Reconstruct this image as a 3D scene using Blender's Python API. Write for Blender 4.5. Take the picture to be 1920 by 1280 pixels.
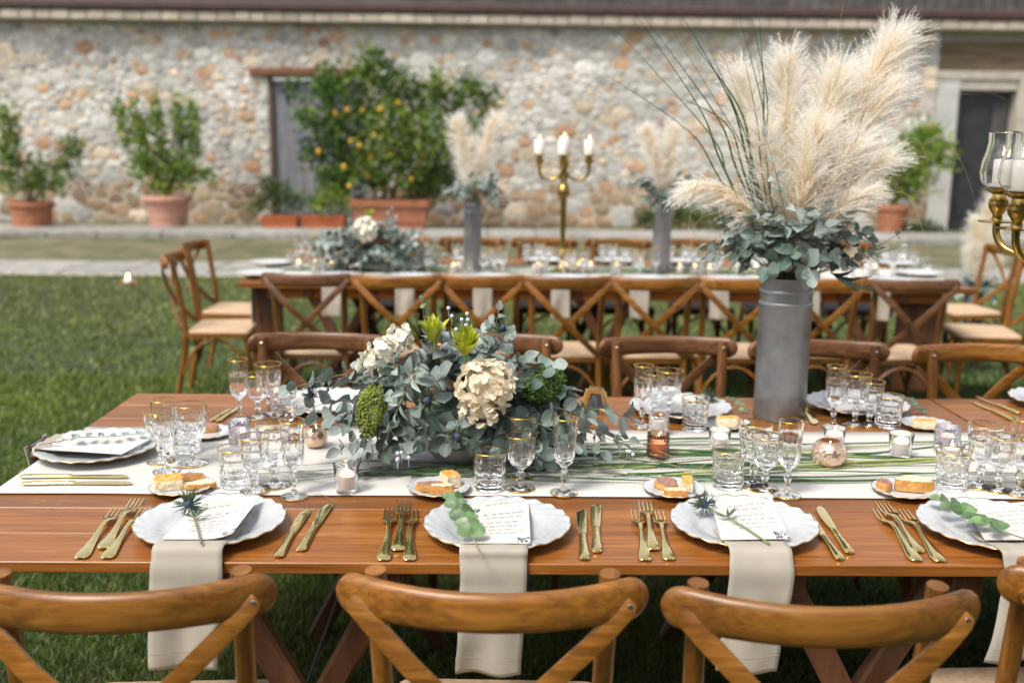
import bpy, bmesh, math, random
import numpy as np
from mathutils import Vector, Matrix, noise as mnoise

sc = bpy.context.scene
for o in list(bpy.data.objects):
    bpy.data.objects.remove(o, do_unlink=True)
C = sc.collection
R = math.radians
PI = math.pi

# ------------------------------------------------------------------ camera
FPX = 1900.0                       # focal length in photo pixels (1920 wide)
PITCH, YAW, ROLL, CH = R(11.0), R(0.8), R(0.6), 1.52
cam_d = bpy.data.cameras.new('camera')
cam_d.sensor_width = 36.0
cam_d.lens = FPX / 1920 * 36.0
cam_d.clip_start = 0.05
cam_d.clip_end = 500
cam_d.dof.use_dof = True
cam_d.dof.focus_distance = 2.12
cam_d.dof.aperture_fstop = 2.4
cam_d.dof.aperture_blades = 9
cam = bpy.data.objects.new('camera', cam_d)
C.objects.link(cam)
RM = Matrix.Rotation(-YAW, 3, 'Z') @ Matrix.Rotation(PI/2 - PITCH, 3, 'X') @ Matrix.Rotation(ROLL, 3, 'Z')
cam.matrix_world = Matrix.Translation((0, 0, CH)) @ RM.to_4x4()
sc.camera = cam

# ------------------------------------------------------------------ light
world = bpy.data.worlds.new('World')
sc.world = world
world.use_nodes = True
wn = world.node_tree
wn.nodes.clear()
sky = wn.nodes.new('ShaderNodeTexSky')
sky.sky_type = 'NISHITA'
sky.sun_disc = False
SUN_EL, SUN_ROT = R(56), R(222)
sky.sun_elevation = SUN_EL
sky.sun_rotation = SUN_ROT
sky.dust_density = 3.0
sky.ozone_density = 0.6
hs = wn.nodes.new('ShaderNodeHueSaturation')
hs.inputs['Saturation'].default_value = 0.18
bg = wn.nodes.new('ShaderNodeBackground')
bg.inputs['Strength'].default_value = 0.125
wo = wn.nodes.new('ShaderNodeOutputWorld')
wn.links.new(sky.outputs[0], hs.inputs['Color'])
wn.links.new(hs.outputs[0], bg.inputs['Color'])
wn.links.new(bg.outputs[0], wo.inputs['Surface'])

sd = bpy.data.lights.new('sun', 'SUN')
sd.energy = 2.0
sd.angle = R(18)
sd.color = (1.0, 0.92, 0.80)
so = bpy.data.objects.new('sun', sd)
C.objects.link(so)
sdir = Vector((math.sin(SUN_ROT)*math.cos(SUN_EL), math.cos(SUN_ROT)*math.cos(SUN_EL), math.sin(SUN_EL)))
so.rotation_euler = sdir.to_track_quat('Z', 'Y').to_euler()

vs = sc.view_settings
sc.display_settings.display_device = 'sRGB'
vs.view_transform = 'Standard'
vs.look = 'None'
vs.gamma = 1.0
vs.exposure = 0.90
vs.use_curve_mapping = False
sc.cycles.max_bounces = 16
sc.cycles.transmission_bounces = 12
sc.cycles.transparent_max_bounces = 12
sc.cycles.glossy_bounces = 12
sc.cycles.diffuse_bounces = 3
sc.cycles.sample_clamp_indirect = 10.0
sc.cycles.use_denoising = True

# ------------------------------------------------------------------ helpers
rng = random.Random(7)


def ray(px, py):
    return (RM @ Vector(((px-960)/FPX, -(py-640)/FPX, -1.0)))


def at(px, py, z=None, Y=None):
    """photo pixel -> world point on the height z or on the upright plane at depth Y"""
    d = ray(px, py)
    t = (z-CH)/d.z if z is not None else Y/d.y
    return Vector((d.x*t, d.y*t, CH+d.z*t))


def pxm(p):
    """pixels per metre at a world point"""
    d = (Vector(p)-Vector((0, 0, CH)))
    fwd = RM @ Vector((0, 0, -1))
    return FPX/d.dot(fwd)


def lerp(a, b, t):
    return a+(b-a)*t


class MB:
    def __init__(s):
        s.v = []
        s.f = []

    def add(s, vs_, fs_, M=None):
        k = len(s.v)
        if M is not None:
            s.v += [tuple(M @ Vector(p)) for p in vs_]
        else:
            s.v += [tuple(p) for p in vs_]
        s.f += [tuple(i+k for i in f) for f in fs_]
        return s

    def box(s, c, size, rz=0, M=None, bev=0.0):
        x, y, z = size[0]/2, size[1]/2, size[2]/2
        T = Matrix.Translation(c) @ Matrix.Rotation(rz, 4, 'Z')
        if M is not None:
            T = M @ T
        if bev <= 0:
            vv = [(-x, -y, -z), (x, -y, -z), (x, y, -z), (-x, y, -z), (-x, -y, z), (x, -y, z), (x, y, z), (-x, y, z)]
            ff = [(0, 3, 2, 1), (4, 5, 6, 7), (0, 1, 5, 4), (1, 2, 6, 5), (2, 3, 7, 6), (3, 0, 4, 7)]
            return s.add(vv, ff, T)
        b = min(bev, x*.9, y*.9, z*.9)
        rings = []
        for zz, ins in ((-z, b), (-z+b, 0), (z-b, 0), (z, b)):
            xx, yy = x-ins, y-ins
            k = b*(.6 if ins else 1)
            rings.append([(xx-k, -yy, zz), (xx, -yy+k, zz), (xx, yy-k, zz), (xx-k, yy, zz), (-xx+k, yy, zz), (-xx, yy-k, zz), (-xx, -yy+k, zz), (-xx+k, -yy, zz)])
        vv = [p for r in rings for p in r]
        ff = [tuple(range(7, -1, -1)), tuple(range(24, 32))]
        for i in range(3):
            for j in range(8):
                a = i*8+j
                b2 = i*8+(j+1) % 8
                ff.append((a, b2, b2+8, a+8))
        return s.add(vv, ff, T)

    def lathe(s, prof, n=24, rf=None, M=None, cap0=True, cap1=True):
        vv, ff = [], []
        m = len(prof)
        for i, (r, z) in enumerate(prof):
            for j in range(n):
                a = 2*PI*j/n
                rr = r*(rf(a, i, r, z) if rf else 1)
                vv.append((rr*math.cos(a), rr*math.sin(a), z))
        for i in range(m-1):
            for j in range(n):
                a, b = i*n+j, i*n+(j+1) % n
                ff.append((a, b, b+n, a+n))
        if cap0:
            ff.append(tuple(range(n-1, -1, -1)))
        if cap1:
            ff.append(tuple(range((m-1)*n, m*n)))
        return s.add(vv, ff, M)

    def loft(s, st, up=(0, 0, 1), n=8, pw=1.0, M=None, cap=True):
        """st: list of (pos, half_width, half_thick); side = tangent x up"""
        P = [Vector(q[0]) for q in st]
        up = Vector(up)
        vv, ff = [], []
        for i, q in enumerate(st):
            t = (P[min(i+1, len(P)-1)]-P[max(i-1, 0)]).normalized()
            sd_ = t.cross(up)
            if sd_.length < 1e-5:
                sd_ = t.cross(Vector((0.01, 1, 0.02)))
            sd_.normalize()
            nn = sd_.cross(t).normalized()
            for j in range(n):
                a = 2*PI*(j+.5)/n
                c_, s_ = math.cos(a), math.sin(a)
                c_ = math.copysign(abs(c_)**pw, c_)
                s_ = math.copysign(abs(s_)**pw, s_)
                vv.append(P[i]+sd_*(c_*q[1])+nn*(s_*q[2]))
        for i in range(len(st)-1):
            for j in range(n):
                a, b = i*n+j, i*n+(j+1) % n
                ff.append((a, b, b+n, a+n))
        if cap:
            ff.append(tuple(range(n-1, -1, -1)))
            ff.append(tuple(range((len(st)-1)*n, len(st)*n)))
        return s.add(vv, ff, M)

    def tube(s, path, r, n=6, M=None, r1=None):
        m = len(path)
        r1 = r if r1 is None else r1
        return s.loft([(p, lerp(r, r1, i/max(1, m-1)), lerp(r, r1, i/max(1, m-1))) for i, p in enumerate(path)], (0.13, 0.21, 0.97), n, 1.0, M)

    def prism(s, poly, z0, z1, M=None):
        n = len(poly)
        vv = [(x, y, z0) for x, y in poly]+[(x, y, z1) for x, y in poly]
        ff = [tuple(range(n-1, -1, -1)), tuple(range(n, 2*n))]
        for i in range(n):
            j = (i+1) % n
            ff.append((i, j, j+n, i+n))
        return s.add(vv, ff, M)

    def mesh(s, name, mat, smooth=35):
        me = bpy.data.meshes.new(name)
        me.from_pydata(s.v, [], s.f)
        if mat is not None:
            me.materials.append(mat)
        if smooth:
            me.polygons.foreach_set('use_smooth', [True]*len(me.polygons))
            if smooth < 180:
                me.set_sharp_from_angle(angle=R(smooth))
        me.update()
        return me

    def build(s, name, mat, parent=None, smooth=35, M=None):
        return link(name, s.mesh(name, mat, smooth), parent, M)


def link(name, me, parent=None, M=None):
    o = bpy.data.objects.new(name, me)
    C.objects.link(o)
    if parent is not None:
        o.parent = parent
    if M is not None:
        o.matrix_local = M
    return o


def tag(o, label=None, cat=None, group=None, kind=None):
    if label:
        o['label'] = label
    if cat:
        o['category'] = cat
    if group:
        o['group'] = group
    if kind:
        o['kind'] = kind
    return o


def thing(name, label, cat, loc=(0, 0, 0), rz=0, group=None):
    o = bpy.data.objects.new(name, None)
    o.empty_display_size = .05
    C.objects.link(o)
    o.location = loc
    o.rotation_euler = (0, 0, rz)
    return tag(o, label, cat, group)


def copy_tree(o, parent=None):
    c = o.copy()
    C.objects.link(c)
    if parent is not None:
        c.parent = parent
    for ch in list(o.children):
        copy_tree(ch, c)
    return c


def dup(o, loc, rz=0, label=None, group=None):
    c = copy_tree(o)
    c.location = loc
    c.rotation_euler = (0, 0, rz)
    if label:
        c['label'] = label
    if group:
        c['group'] = group
    return c


# ------------------------------------------------------------------ materials
def newmat(name):
    m = bpy.data.materials.new(name)
    m.use_nodes = True
    nt = m.node_tree
    return m, nt, nt.nodes['Principled BSDF'], nt.nodes, nt.links


def pmat(name, c1, c2=None, rough=.5, scale=8.0, metal=0.0, bump=0.0, bscale=40.0, stretch=(1, 1, 1), rnd=0.0, spec=None,
         lo=.35, hi=.65, detail=5.0, coat=0.0, sss=0.0, transl=0.0, rrange=0.0):
    m, nt, bs, N, L = newmat(name)
    tc = N.new('ShaderNodeTexCoord')
    mp = N.new('ShaderNodeMapping')
    mp.inputs['Scale'].default_value = stretch
    L.new(tc.outputs['Object'], mp.inputs['Vector'])
    oi = N.new('ShaderNodeObjectInfo')
    mul = N.new('ShaderNodeMath')
    mul.operation = 'MULTIPLY'
    mul.inputs[1].default_value = 37.0
    L.new(oi.outputs['Random'], mul.inputs[0])
    ad = N.new('ShaderNodeVectorMath')
    ad.operation = 'ADD'
    L.new(mp.outputs[0], ad.inputs[0])
    L.new(mul.outputs[0], ad.inputs[1])
    col = None
    nz = N.new('ShaderNodeTexNoise')
    nz.inputs['Scale'].default_value = scale
    nz.inputs['Detail'].default_value = detail
    nz.inputs['Roughness'].default_value = .6
    L.new(ad.outputs[0], nz.inputs['Vector'])
    rp = N.new('ShaderNodeValToRGB')
    rp.color_ramp.elements[0].position = lo
    rp.color_ramp.elements[1].position = hi
    rp.color_ramp.elements[0].color = (*c1, 1)
    rp.color_ramp.elements[1].color = (*(c2 or c1), 1)
    L.new(nz.outputs['Fac'], rp.inputs['Fac'])
    col = rp.outputs['Color']
    if rnd > 0:
        hv = N.new('ShaderNodeHueSaturation')
        mr = N.new('ShaderNodeMapRange')
        mr.inputs['To Min'].default_value = 1-rnd
        mr.inputs['To Max'].default_value = 1+rnd
        L.new(oi.outputs['Random'], mr.inputs['Value'])
        L.new(mr.outputs[0], hv.inputs['Value'])
        mr2 = N.new('ShaderNodeMapRange')
        mr2.inputs['To Min'].default_value = 1+rnd*.5
        mr2.inputs['To Max'].default_value = 1-rnd*.5
        wn2 = N.new('ShaderNodeTexWhiteNoise')
        wn2.noise_dimensions = '1D'
        L.new(oi.outputs['Random'], wn2.inputs['W'])
        L.new(wn2.outputs['Value'], mr2.inputs['Value'])
        L.new(mr2.outputs[0], hv.inputs['Saturation'])
        L.new(col, hv.inputs['Color'])
        col = hv.outputs['Color']
    L.new(col, bs.inputs['Base Color'])
    bs.inputs['Roughness'].default_value = rough
    if rrange:
        mr3 = N.new('ShaderNodeMapRange')
        mr3.inputs['To Min'].default_value = rough-rrange
        mr3.inputs['To Max'].default_value = rough+rrange
        L.new(nz.outputs['Fac'], mr3.inputs['Value'])
        L.new(mr3.outputs[0], bs.inputs['Roughness'])
    bs.inputs['Metallic'].default_value = metal
    if spec is not None:
        bs.inputs['Specular IOR Level'].default_value = spec
    bs.inputs['Coat Weight'].default_value = coat
    if sss:
        bs.inputs['Subsurface Weight'].default_value = sss
        bs.inputs['Subsurface Radius'].default_value = (.01, .006, .003)
    if bump > 0:
        nb = N.new('ShaderNodeTexNoise')
        nb.inputs['Scale'].default_value = bscale
        nb.inputs['Detail'].default_value = 4
        L.new(ad.outputs[0], nb.inputs['Vector'])
        bp = N.new('ShaderNodeBump')
        bp.inputs['Strength'].default_value = bump
        bp.inputs['Distance'].default_value = .01
        L.new(nb.outputs['Fac'], bp.inputs['Height'])
        L.new(bp.outputs[0], bs.inputs['Normal'])
    if transl > 0:
        tr = N.new('ShaderNodeBsdfTranslucent')
        L.new(col, tr.inputs['Color'])
        mx = N.new('ShaderNodeMixShader')
        mx.inputs[0].default_value = transl
        out = N['Material Output']
        L.new(bs.outputs[0], mx.inputs[1])
        L.new(tr.outputs[0], mx.inputs[2])
        L.new(mx.outputs[0], out.inputs['Surface'])
    return m


def woodmat(name, c1, c2, c3, axis, rough=.42, gs=1.0, rnd=.12, knots=True):
    """streaky wood, grain along one local axis"""
    m, nt, bs, N, L = newmat(name)
    tc = N.new('ShaderNodeTexCoord')
    mp = N.new('ShaderNodeMapping')
    st = [34*gs]*3
    st[axis] = 1.6*gs
    mp.inputs['Scale'].default_value = st
    L.new(tc.outputs['Object'], mp.inputs['Vector'])
    oi = N.new('ShaderNodeObjectInfo')
    mul = N.new('ShaderNodeMath')
    mul.operation = 'MULTIPLY'
    mul.inputs[1].default_value = 91.0
    L.new(oi.outputs['Random'], mul.inputs[0])
    ad = N.new('ShaderNodeVectorMath')
    ad.operation = 'ADD'
    L.new(mp.outputs[0], ad.inputs[0])
    L.new(mul.outputs[0], ad.inputs[1])
    n1 = N.new('ShaderNodeTexNoise')
    n1.inputs['Scale'].default_value = 1.0
    n1.inputs['Detail'].default_value = 6
    n1.inputs['Roughness'].default_value = .65
    n1.inputs['Distortion'].default_value = 1.2
    L.new(ad.outputs[0], n1.inputs['Vector'])
    n2 = N.new('ShaderNodeTexNoise')
    n2.inputs['Scale'].default_value = .22
    n2.inputs['Detail'].default_value = 3
    n2.inputs['Distortion'].default_value = 2.0
    L.new(ad.outputs[0], n2.inputs['Vector'])
    mx = N.new('ShaderNodeMix')
    mx.data_type = 'FLOAT'
    mx.inputs[0].default_value = .38
    L.new(n1.outputs['Fac'], mx.inputs[2])
    L.new(n2.outputs['Fac'], mx.inputs[3])
    rp = N.new('ShaderNodeValToRGB')
    e = rp.color_ramp.elements
    e[0].position = .32
    e[0].color = (*c1, 1)
    e[1].position = .68
    e[1].color = (*c3, 1)
    k = e.new(.5)
    k.color = (*c2, 1)
    L.new(mx.outputs[0], rp.inputs['Fac'])
    mpk = N.new('ShaderNodeMapping')
    stk = [7.5]*3
    stk[axis] = 3.2
    mpk.inputs['Scale'].default_value = stk
    L.new(tc.outputs['Object'], mpk.inputs['Vector'])
    adk = N.new('ShaderNodeVectorMath')
    adk.operation = 'ADD'
    L.new(mpk.outputs[0], adk.inputs[0])
    L.new(mul.outputs[0], adk.inputs[1])
    vo = N.new('ShaderNodeTexVoronoi')
    vo.inputs['Scale'].default_value = .8
    L.new(adk.outputs[0], vo.inputs['Vector'])
    rk = N.new('ShaderNodeValToRGB')
    rk.color_ramp.elements[0].position = .03
    rk.color_ramp.elements[0].color = (.35, .35, .35, 1)
    rk.color_ramp.elements[1].position = .11
    rk.color_ramp.elements[1].color = (1, 1, 1, 1)
    L.new(vo.outputs['Distance'], rk.inputs['Fac'])
    mk = N.new('ShaderNodeMix')
    mk.data_type = 'RGBA'
    mk.blend_type = 'MULTIPLY'
    mk.inputs[0].default_value = 1.0 if knots else 0.0
    L.new(rp.outputs[0], mk.inputs[6])
    L.new(rk.outputs[0], mk.inputs[7])
    hv = N.new('ShaderNodeHueSaturation')
    mr = N.new('ShaderNodeMapRange')
    mr.inputs['To Min'].default_value = 1-rnd
    mr.inputs['To Max'].default_value = 1+rnd
    L.new(oi.outputs['Random'], mr.inputs['Value'])
    L.new(mr.outputs[0], hv.inputs['Value'])
    L.new(mk.outputs[2], hv.inputs['Color'])
    # pale scuffs where the varnish is rubbed through
    mp2 = N.new('ShaderNodeMapping')
    st2 = [26]*3
    st2[axis] = 5
    mp2.inputs['Scale'].default_value = st2
    L.new(tc.outputs['Object'], mp2.inputs['Vector'])
    n3 = N.new('ShaderNodeTexNoise')
    n3.inputs['Scale'].default_value = 1
    n3.inputs['Detail'].default_value = 8
    n3.inputs['Roughness'].default_value = .72
    L.new(mp2.outputs[0], n3.inputs['Vector'])
    r3 = N.new('ShaderNodeValToRGB')
    r3.color_ramp.elements[0].position = .65
    r3.color_ramp.elements[1].position = .72
    L.new(n3.outputs['Fac'], r3.inputs['Fac'])
    m3 = N.new('ShaderNodeMix')
    m3.data_type = 'RGBA'
    L.new(r3.outputs[0], m3.inputs[0])
    L.new(hv.outputs[0], m3.inputs[6])
    m3.inputs[7].default_value = (min(1, c3[0]*1.6), min(1, c3[1]*1.9), min(1, c3[2]*2.6), 1)
    L.new(m3.outputs[2], bs.inputs['Base Color'])
    mr3 = N.new('ShaderNodeMapRange')
    mr3.inputs['To Min'].default_value = rough-.1
    mr3.inputs['To Max'].default_value = rough+.14
    L.new(n1.outputs['Fac'], mr3.inputs['Value'])
    L.new(mr3.outputs[0], bs.inputs['Roughness'])
    bp = N.new('ShaderNodeBump')
    bp.inputs['Strength'].default_value = .12
    bp.inputs['Distance'].default_value = .004
    L.new(n1.outputs['Fac'], bp.inputs['Height'])
    L.new(bp.outputs[0], bs.inputs['Normal'])
    return m


def attrmat(name, rough=.85, scale=14, amt=.35, bump=.5, bscale=30, transl=0.0):
    """base colour from the per-piece colour attribute 'tint', broken up by noise"""
    m, nt, bs, N, L = newmat(name)
    at_ = N.new('ShaderNodeAttribute')
    at_.attribute_name = 'tint'
    tc = N.new('ShaderNodeTexCoord')
    nz = N.new('ShaderNodeTexNoise')
    nz.inputs['Scale'].default_value = scale
    nz.inputs['Detail'].default_value = 6
    L.new(tc.outputs['Object'], nz.inputs['Vector'])
    hv = N.new('ShaderNodeHueSaturation')
    mr = N.new('ShaderNodeMapRange')
    mr.inputs['From Min'].default_value = .3
    mr.inputs['From Max'].default_value = .7
    mr.inputs['To Min'].default_value = 1-amt
    mr.inputs['To Max'].default_value = 1+amt
    L.new(nz.outputs['Fac'], mr.inputs['Value'])
    L.new(mr.outputs[0], hv.inputs['Value'])
    L.new(at_.outputs['Color'], hv.inputs['Color'])
    L.new(hv.outputs[0], bs.inputs['Base Color'])
    bs.inputs['Roughness'].default_value = rough
    if bump:
        nb = N.new('ShaderNodeTexNoise')
        nb.inputs['Scale'].default_value = bscale
        nb.inputs['Detail'].default_value = 5
        L.new(tc.outputs['Object'], nb.inputs['Vector'])
        bp = N.new('ShaderNodeBump')
        bp.inputs['Strength'].default_value = bump
        bp.inputs['Distance'].default_value = .02
        L.new(nb.outputs['Fac'], bp.inputs['Height'])
        L.new(bp.outputs[0], bs.inputs['Normal'])
    if transl:
        tr = N.new('ShaderNodeBsdfTranslucent')
        L.new(hv.outputs[0], tr.inputs['Color'])
        mx = N.new('ShaderNodeMixShader')
        mx.inputs[0].default_value = transl
        L.new(bs.outputs[0], mx.inputs[1])
        L.new(tr.outputs[0], mx.inputs[2])
        L.new(mx.outputs[0], N['Material Output'].inputs['Surface'])
    return m


def set_tint(me, cols):
    """cols: list of rgb per vertex"""
    ca = me.color_attributes.new('tint', 'FLOAT_COLOR', 'POINT')
    flat = np.ones((len(me.vertices), 4), dtype=np.float32)
    flat[:, :3] = np.asarray(cols, dtype=np.float32)
    ca.data.foreach_set('color', flat.ravel())


def glassmat(name, col=(1, 1, 1), rough=0.0, ior=1.48, metal=0.0):
    m, nt, bs, N, L = newmat(name)
    bs.inputs['Base Color'].default_value = (*col, 1)
    bs.inputs['Roughness'].default_value = rough
    bs.inputs['IOR'].default_value = ior
    bs.inputs['Transmission Weight'].default_value = 1.0
    bs.inputs['Metallic'].default_value = metal
    return m


M_ = {}
M_['tabletop'] = woodmat('varnished table wood', (.105, .032, .005), (.235, .080, .013), (.36, .142, .030), 0, .33, 1.9, .20)
M_['trestle'] = woodmat('trestle wood', (.04, .014, .006), (.08, .029, .011), (.12, .048, .02), 2, .5)
M_['chair_x'] = woodmat('chair wood along the rail', (.062, .023, .004), (.195, .074, .011), (.33, .142, .025), 0, .34, 2.3, .20, False)
M_['chair_z'] = woodmat('chair wood along the leg', (.060, .022, .004), (.18, .068, .010), (.31, .13, .023), 2, .36, 2.3, .20, False)
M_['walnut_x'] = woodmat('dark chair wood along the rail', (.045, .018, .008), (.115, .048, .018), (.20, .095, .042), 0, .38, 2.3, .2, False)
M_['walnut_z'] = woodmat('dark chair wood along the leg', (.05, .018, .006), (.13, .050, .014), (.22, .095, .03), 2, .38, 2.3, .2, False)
M_['seat'] = pmat('pale woven seat', (.42, .29, .18), (.55, .40, .27), .75, 60, bump=.3, bscale=160)
M_['seat_shaded'] = pmat('shade darkened seat', (.035, .025, .022), (.05, .04, .035), .6, 40)  # shadow over the far table's rear seats, put into the colour
M_['bolt'] = pmat('bolt steel', (.55, .52, .48), (.4, .36, .3), .28, 60, metal=1)
M_['gold'] = pmat('gold plate', (.95, .78, .38), (.88, .68, .28), .10, 30, metal=1, rrange=.05)
M_['goldrim'] = pmat('gold rim', (.80, .54, .13), (.66, .40, .08), .22, 30, metal=1)
M_['brass'] = pmat('old brass', (.50, .35, .11), (.27, .18, .055), .26, 22, metal=1, rrange=.08)
M_['glass'] = glassmat('clear crystal', (.985, .99, .99))
M_['lilac'] = glassmat('smoky lilac glass', (.80, .78, .86))
M_['copper_glass'] = glassmat('copper tinted glass', (.86, .47, .30), .04)
M_['mercury'] = pmat('silvered mercury glass', (.86, .72, .58), (.62, .36, .22), .16, 24, metal=.85, rrange=.1)
M_['porcelain'] = pmat('white porcelain', (.44, .462, .49), (.49, .512, .54), .16, 3, coat=.3)
M_['platerim'] = pmat('worn gold plate edge', (.62, .40, .16), (.5, .28, .12), .3, 30, metal=.9)
M_['runner'] = pmat('cream table runner', (.48, .47, .45), (.54, .53, .51), .85, 5, bump=.15, bscale=600)
M_['napkin'] = pmat('beige linen', (.315, .285, .24), (.37, .335, .285), .92, 9, bump=.06, bscale=700, stretch=(1, 1, .5))
M_['paper'] = pmat('card paper', (.53, .52, .505), (.55, .54, .525), .7, 6)
M_['paper2'] = pmat('grey green card paper', (.50, .515, .46), (.53, .54, .49), .7, 6)
M_['ink'] = pmat('navy ink', (.035, .04, .075), (.06, .065, .11), .6, 40)
M_['ink2'] = pmat('grey pen ink', (.17, .17, .19), (.24, .24, .26), .6, 40)
M_['zinc'] = pmat('zinc grey metal', (.155, .16, .172), (.27, .276, .29), .34, 7, metal=.5, rrange=.10, bump=.08, bscale=14)
M_['wax'] = pmat('white wax', (.88, .83, .77), (.90, .85, .80), .45, 8)
M_['waxpink'] = pmat('blush wax', (.88, .76, .70), (.90, .79, .74), .45, 8)
M_['wick'] = pmat('burnt wick', (.02, .018, .015), None, .9)
M_['euc'] = pmat('eucalyptus leaf', (.155, .205, .185), (.285, .335, .32), .55, 26, rnd=.30, transl=.10)
M_['euc_g'] = pmat('green eucalyptus leaf', (.075, .145, .06), (.16, .25, .12), .45, 45, rnd=.38, transl=.12)
M_['euc_d'] = pmat('deep eucalyptus leaf', (.06, .098, .078), (.125, .175, .150), .5, 26, rnd=.3, transl=.08)
M_['stem'] = pmat('brown green stem', (.17, .13, .07), (.24, .22, .11), .6, 30)
M_['stemg'] = pmat('green stem', (.12, .17, .05), (.18, .24, .08), .6, 30)
M_['blade'] = pmat('long grass blade', (.020, .058, .020), (.065, .125, .04), .38, 3, rnd=.4, stretch=(3, 20, 20))
M_['bladelight'] = pmat('pale grass blade', (.22, .27, .08), (.34, .36, .14), .4, 3, rnd=.3, stretch=(3, 20, 20))
M_['straw'] = pmat('dry straw', (.42, .32, .14), (.52, .42, .2), .6, 20)
M_['pampas'] = pmat('cream pampas', (.94, .80, .57), (.95, .87, .71), .8, 9, transl=.5, lo=.4, hi=.6)
M_['pampas_tip'] = pmat('white pampas tip', (.95, .92, .86), (.96, .94, .91), .8, 9, transl=.5)
M_['petal'] = pmat('cream hydrangea petal', (.84, .71, .50), (.92, .88, .78), .6, 70, rnd=.08, transl=.40)
M_['whitepetal'] = pmat('white petal', (.80, .76, .64), (.84, .82, .74), .6, 30, rnd=.05, transl=.2)
M_['bract'] = pmat('lime bract', (.36, .42, .025), (.52, .55, .06), .45, 20, rnd=.12, transl=.15)
M_['moss'] = pmat('lime moss', (.15, .22, .02), (.30, .36, .055), .8, 90, rnd=.15)
M_['mossd'] = pmat('green moss', (.045, .10, .012), (.10, .19, .03), .8, 90, rnd=.15)
M_['thistle'] = pmat('thistle green', (.035, .06, .03), (.085, .12, .055), .55, 50, rnd=.2)
M_['thistle_b'] = pmat('thistle navy', (.016, .02, .055), (.04, .05, .11), .6, 80)
M_['silver'] = pmat('silver berry', (.42, .46, .54), (.62, .66, .72), .45, 120, rnd=.1)
M_['bowl'] = pmat('pale stone bowl', (.40, .40, .39), (.50, .50, .48), .6, 18)
M_['crumb'] = pmat('bread crumb', (.66, .50, .30), (.76, .66, .48), .9, 110, bump=.6, bscale=130)
M_['brown_crumb'] = pmat('brown bread crumb', (.24, .115, .085), (.36, .20, .155), .9, 110, bump=.6, bscale=130)
M_['crust'] = pmat('bread crust', (.42, .17, .04), (.62, .34, .10), .6, 60, bump=.3, bscale=110)
M_['foc'] = pmat('focaccia crust', (.52, .22, .035), (.70, .42, .12), .45, 55, bump=.4, bscale=90)
M_['terracotta'] = pmat('terracotta', (.27, .10, .05), (.36, .15, .082), .8, 10, bump=.1)
M_['terracotta_pink'] = pmat('pale terracotta', (.40, .20, .145), (.46, .25, .19), .8, 10, bump=.1)
M_['planter'] = pmat('orange plastic planter', (.34, .085, .025), (.40, .11, .035), .55, 8)
M_['soil'] = pmat('dark soil', (.03, .02, .014), (.06, .04, .028), .95, 40, bump=.5)
M_['bark'] = pmat('bark', (.09, .062, .04), (.17, .125, .085), .9, 30, bump=.5, bscale=60)
M_['lemon'] = pmat('lemon', (.58, .34, .015), (.66, .42, .03), .4, 20)
M_['stone'] = attrmat('rubble stone', .9, 16, .30, .8, 30)
M_['mortar'] = pmat('lime mortar', (.42, .395, .35), (.55, .52, .47), .95, 6, bump=.6, bscale=35)
M_['leafmass'] = attrmat('shrub leaf', .5, 30, .2, 0, transl=.18)
M_['grassblade'] = attrmat('lawn blade', .5, 5, .25, 0, transl=.15)
M_['lawn'] = pmat('lawn soil and thatch', (.022, .038, .012), (.05, .075, .02), .95, 3, bump=.6, bscale=60)
M_['pavestone'] = pmat('pale paving stone', (.20, .195, .18), (.31, .30, .28), .85, 7, rnd=.12, bump=.3, bscale=40)
M_['verge'] = pmat('dry verge', (.055, .062, .02), (.17, .15, .09), .95, 2.2, bump=.5, bscale=40, detail=9)
M_['cornice'] = pmat('pale cornice tile', (.40, .345, .27), (.50, .445, .37), .85, 7, rnd=.14)
M_['gutter'] = pmat('dark red gutter', (.045, .024, .02), (.07, .036, .03), .5, 6)
M_['plaster'] = pmat('white plaster', (.36, .36, .36), (.50, .495, .48), .9, 2)
M_['concrete'] = pmat('aged concrete', (.34, .31, .255), (.46, .43, .37), .9, 5, bump=.2)
M_['beamdark'] = pmat('weathered brown beam', (.10, .07, .04), (.19, .14, .085), .85, 4, stretch=(.4, 4, 4))
M_['lintel'] = pmat('old timber lintel', (.12, .05, .025), (.20, .085, .045), .8, 5, stretch=(.4, 4, 4))
M_['door_grey'] = pmat('grey weathered plank', (.13, .135, .155), (.21, .215, .235), .8, 4, rnd=.14, stretch=(5, 5, .5))
M_['door_dark'] = pmat('dark paint', (.016, .017, .021), (.03, .031, .036), .5, 4, rnd=.2)
M_['slate'] = pmat('dark weathered stone', (.05, .048, .046), (.10, .095, .09), .9, 3)
M_['iron'] = pmat('dark iron', (.02, .02, .022), (.035, .035, .04), .6, 9)


def flame_mat():
    m, nt, bs, N, L = newmat('candle flame')
    bs.inputs['Base Color'].default_value = (1, .75, .35, 1)
    bs.inputs['Emission Color'].default_value = (1, .62, .22, 1)
    bs.inputs['Emission Strength'].default_value = 8.0
    return m


M_['flame'] = flame_mat()

# ================================================================== LARGE STRUCTURE
TZ = 0.76                                   # table top height
TF, TB = at(900, 1057, z=TZ).y, at(900, 742, z=TZ).y
TX0 = (at(251, 739, z=TZ).x + at(0, 914, z=TZ).x)/2
TXS = at(1776, 767, z=TZ).x
TX1 = TXS + 2.3
WY = at(200, 418, z=0).y                    # stone wall face
PATH0, PATH1 = at(200, 517, z=0).y, at(200, 493, z=0).y
KERB0, KERB1 = at(200, 447, z=0).y, at(200, 434, z=0).y

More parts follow.
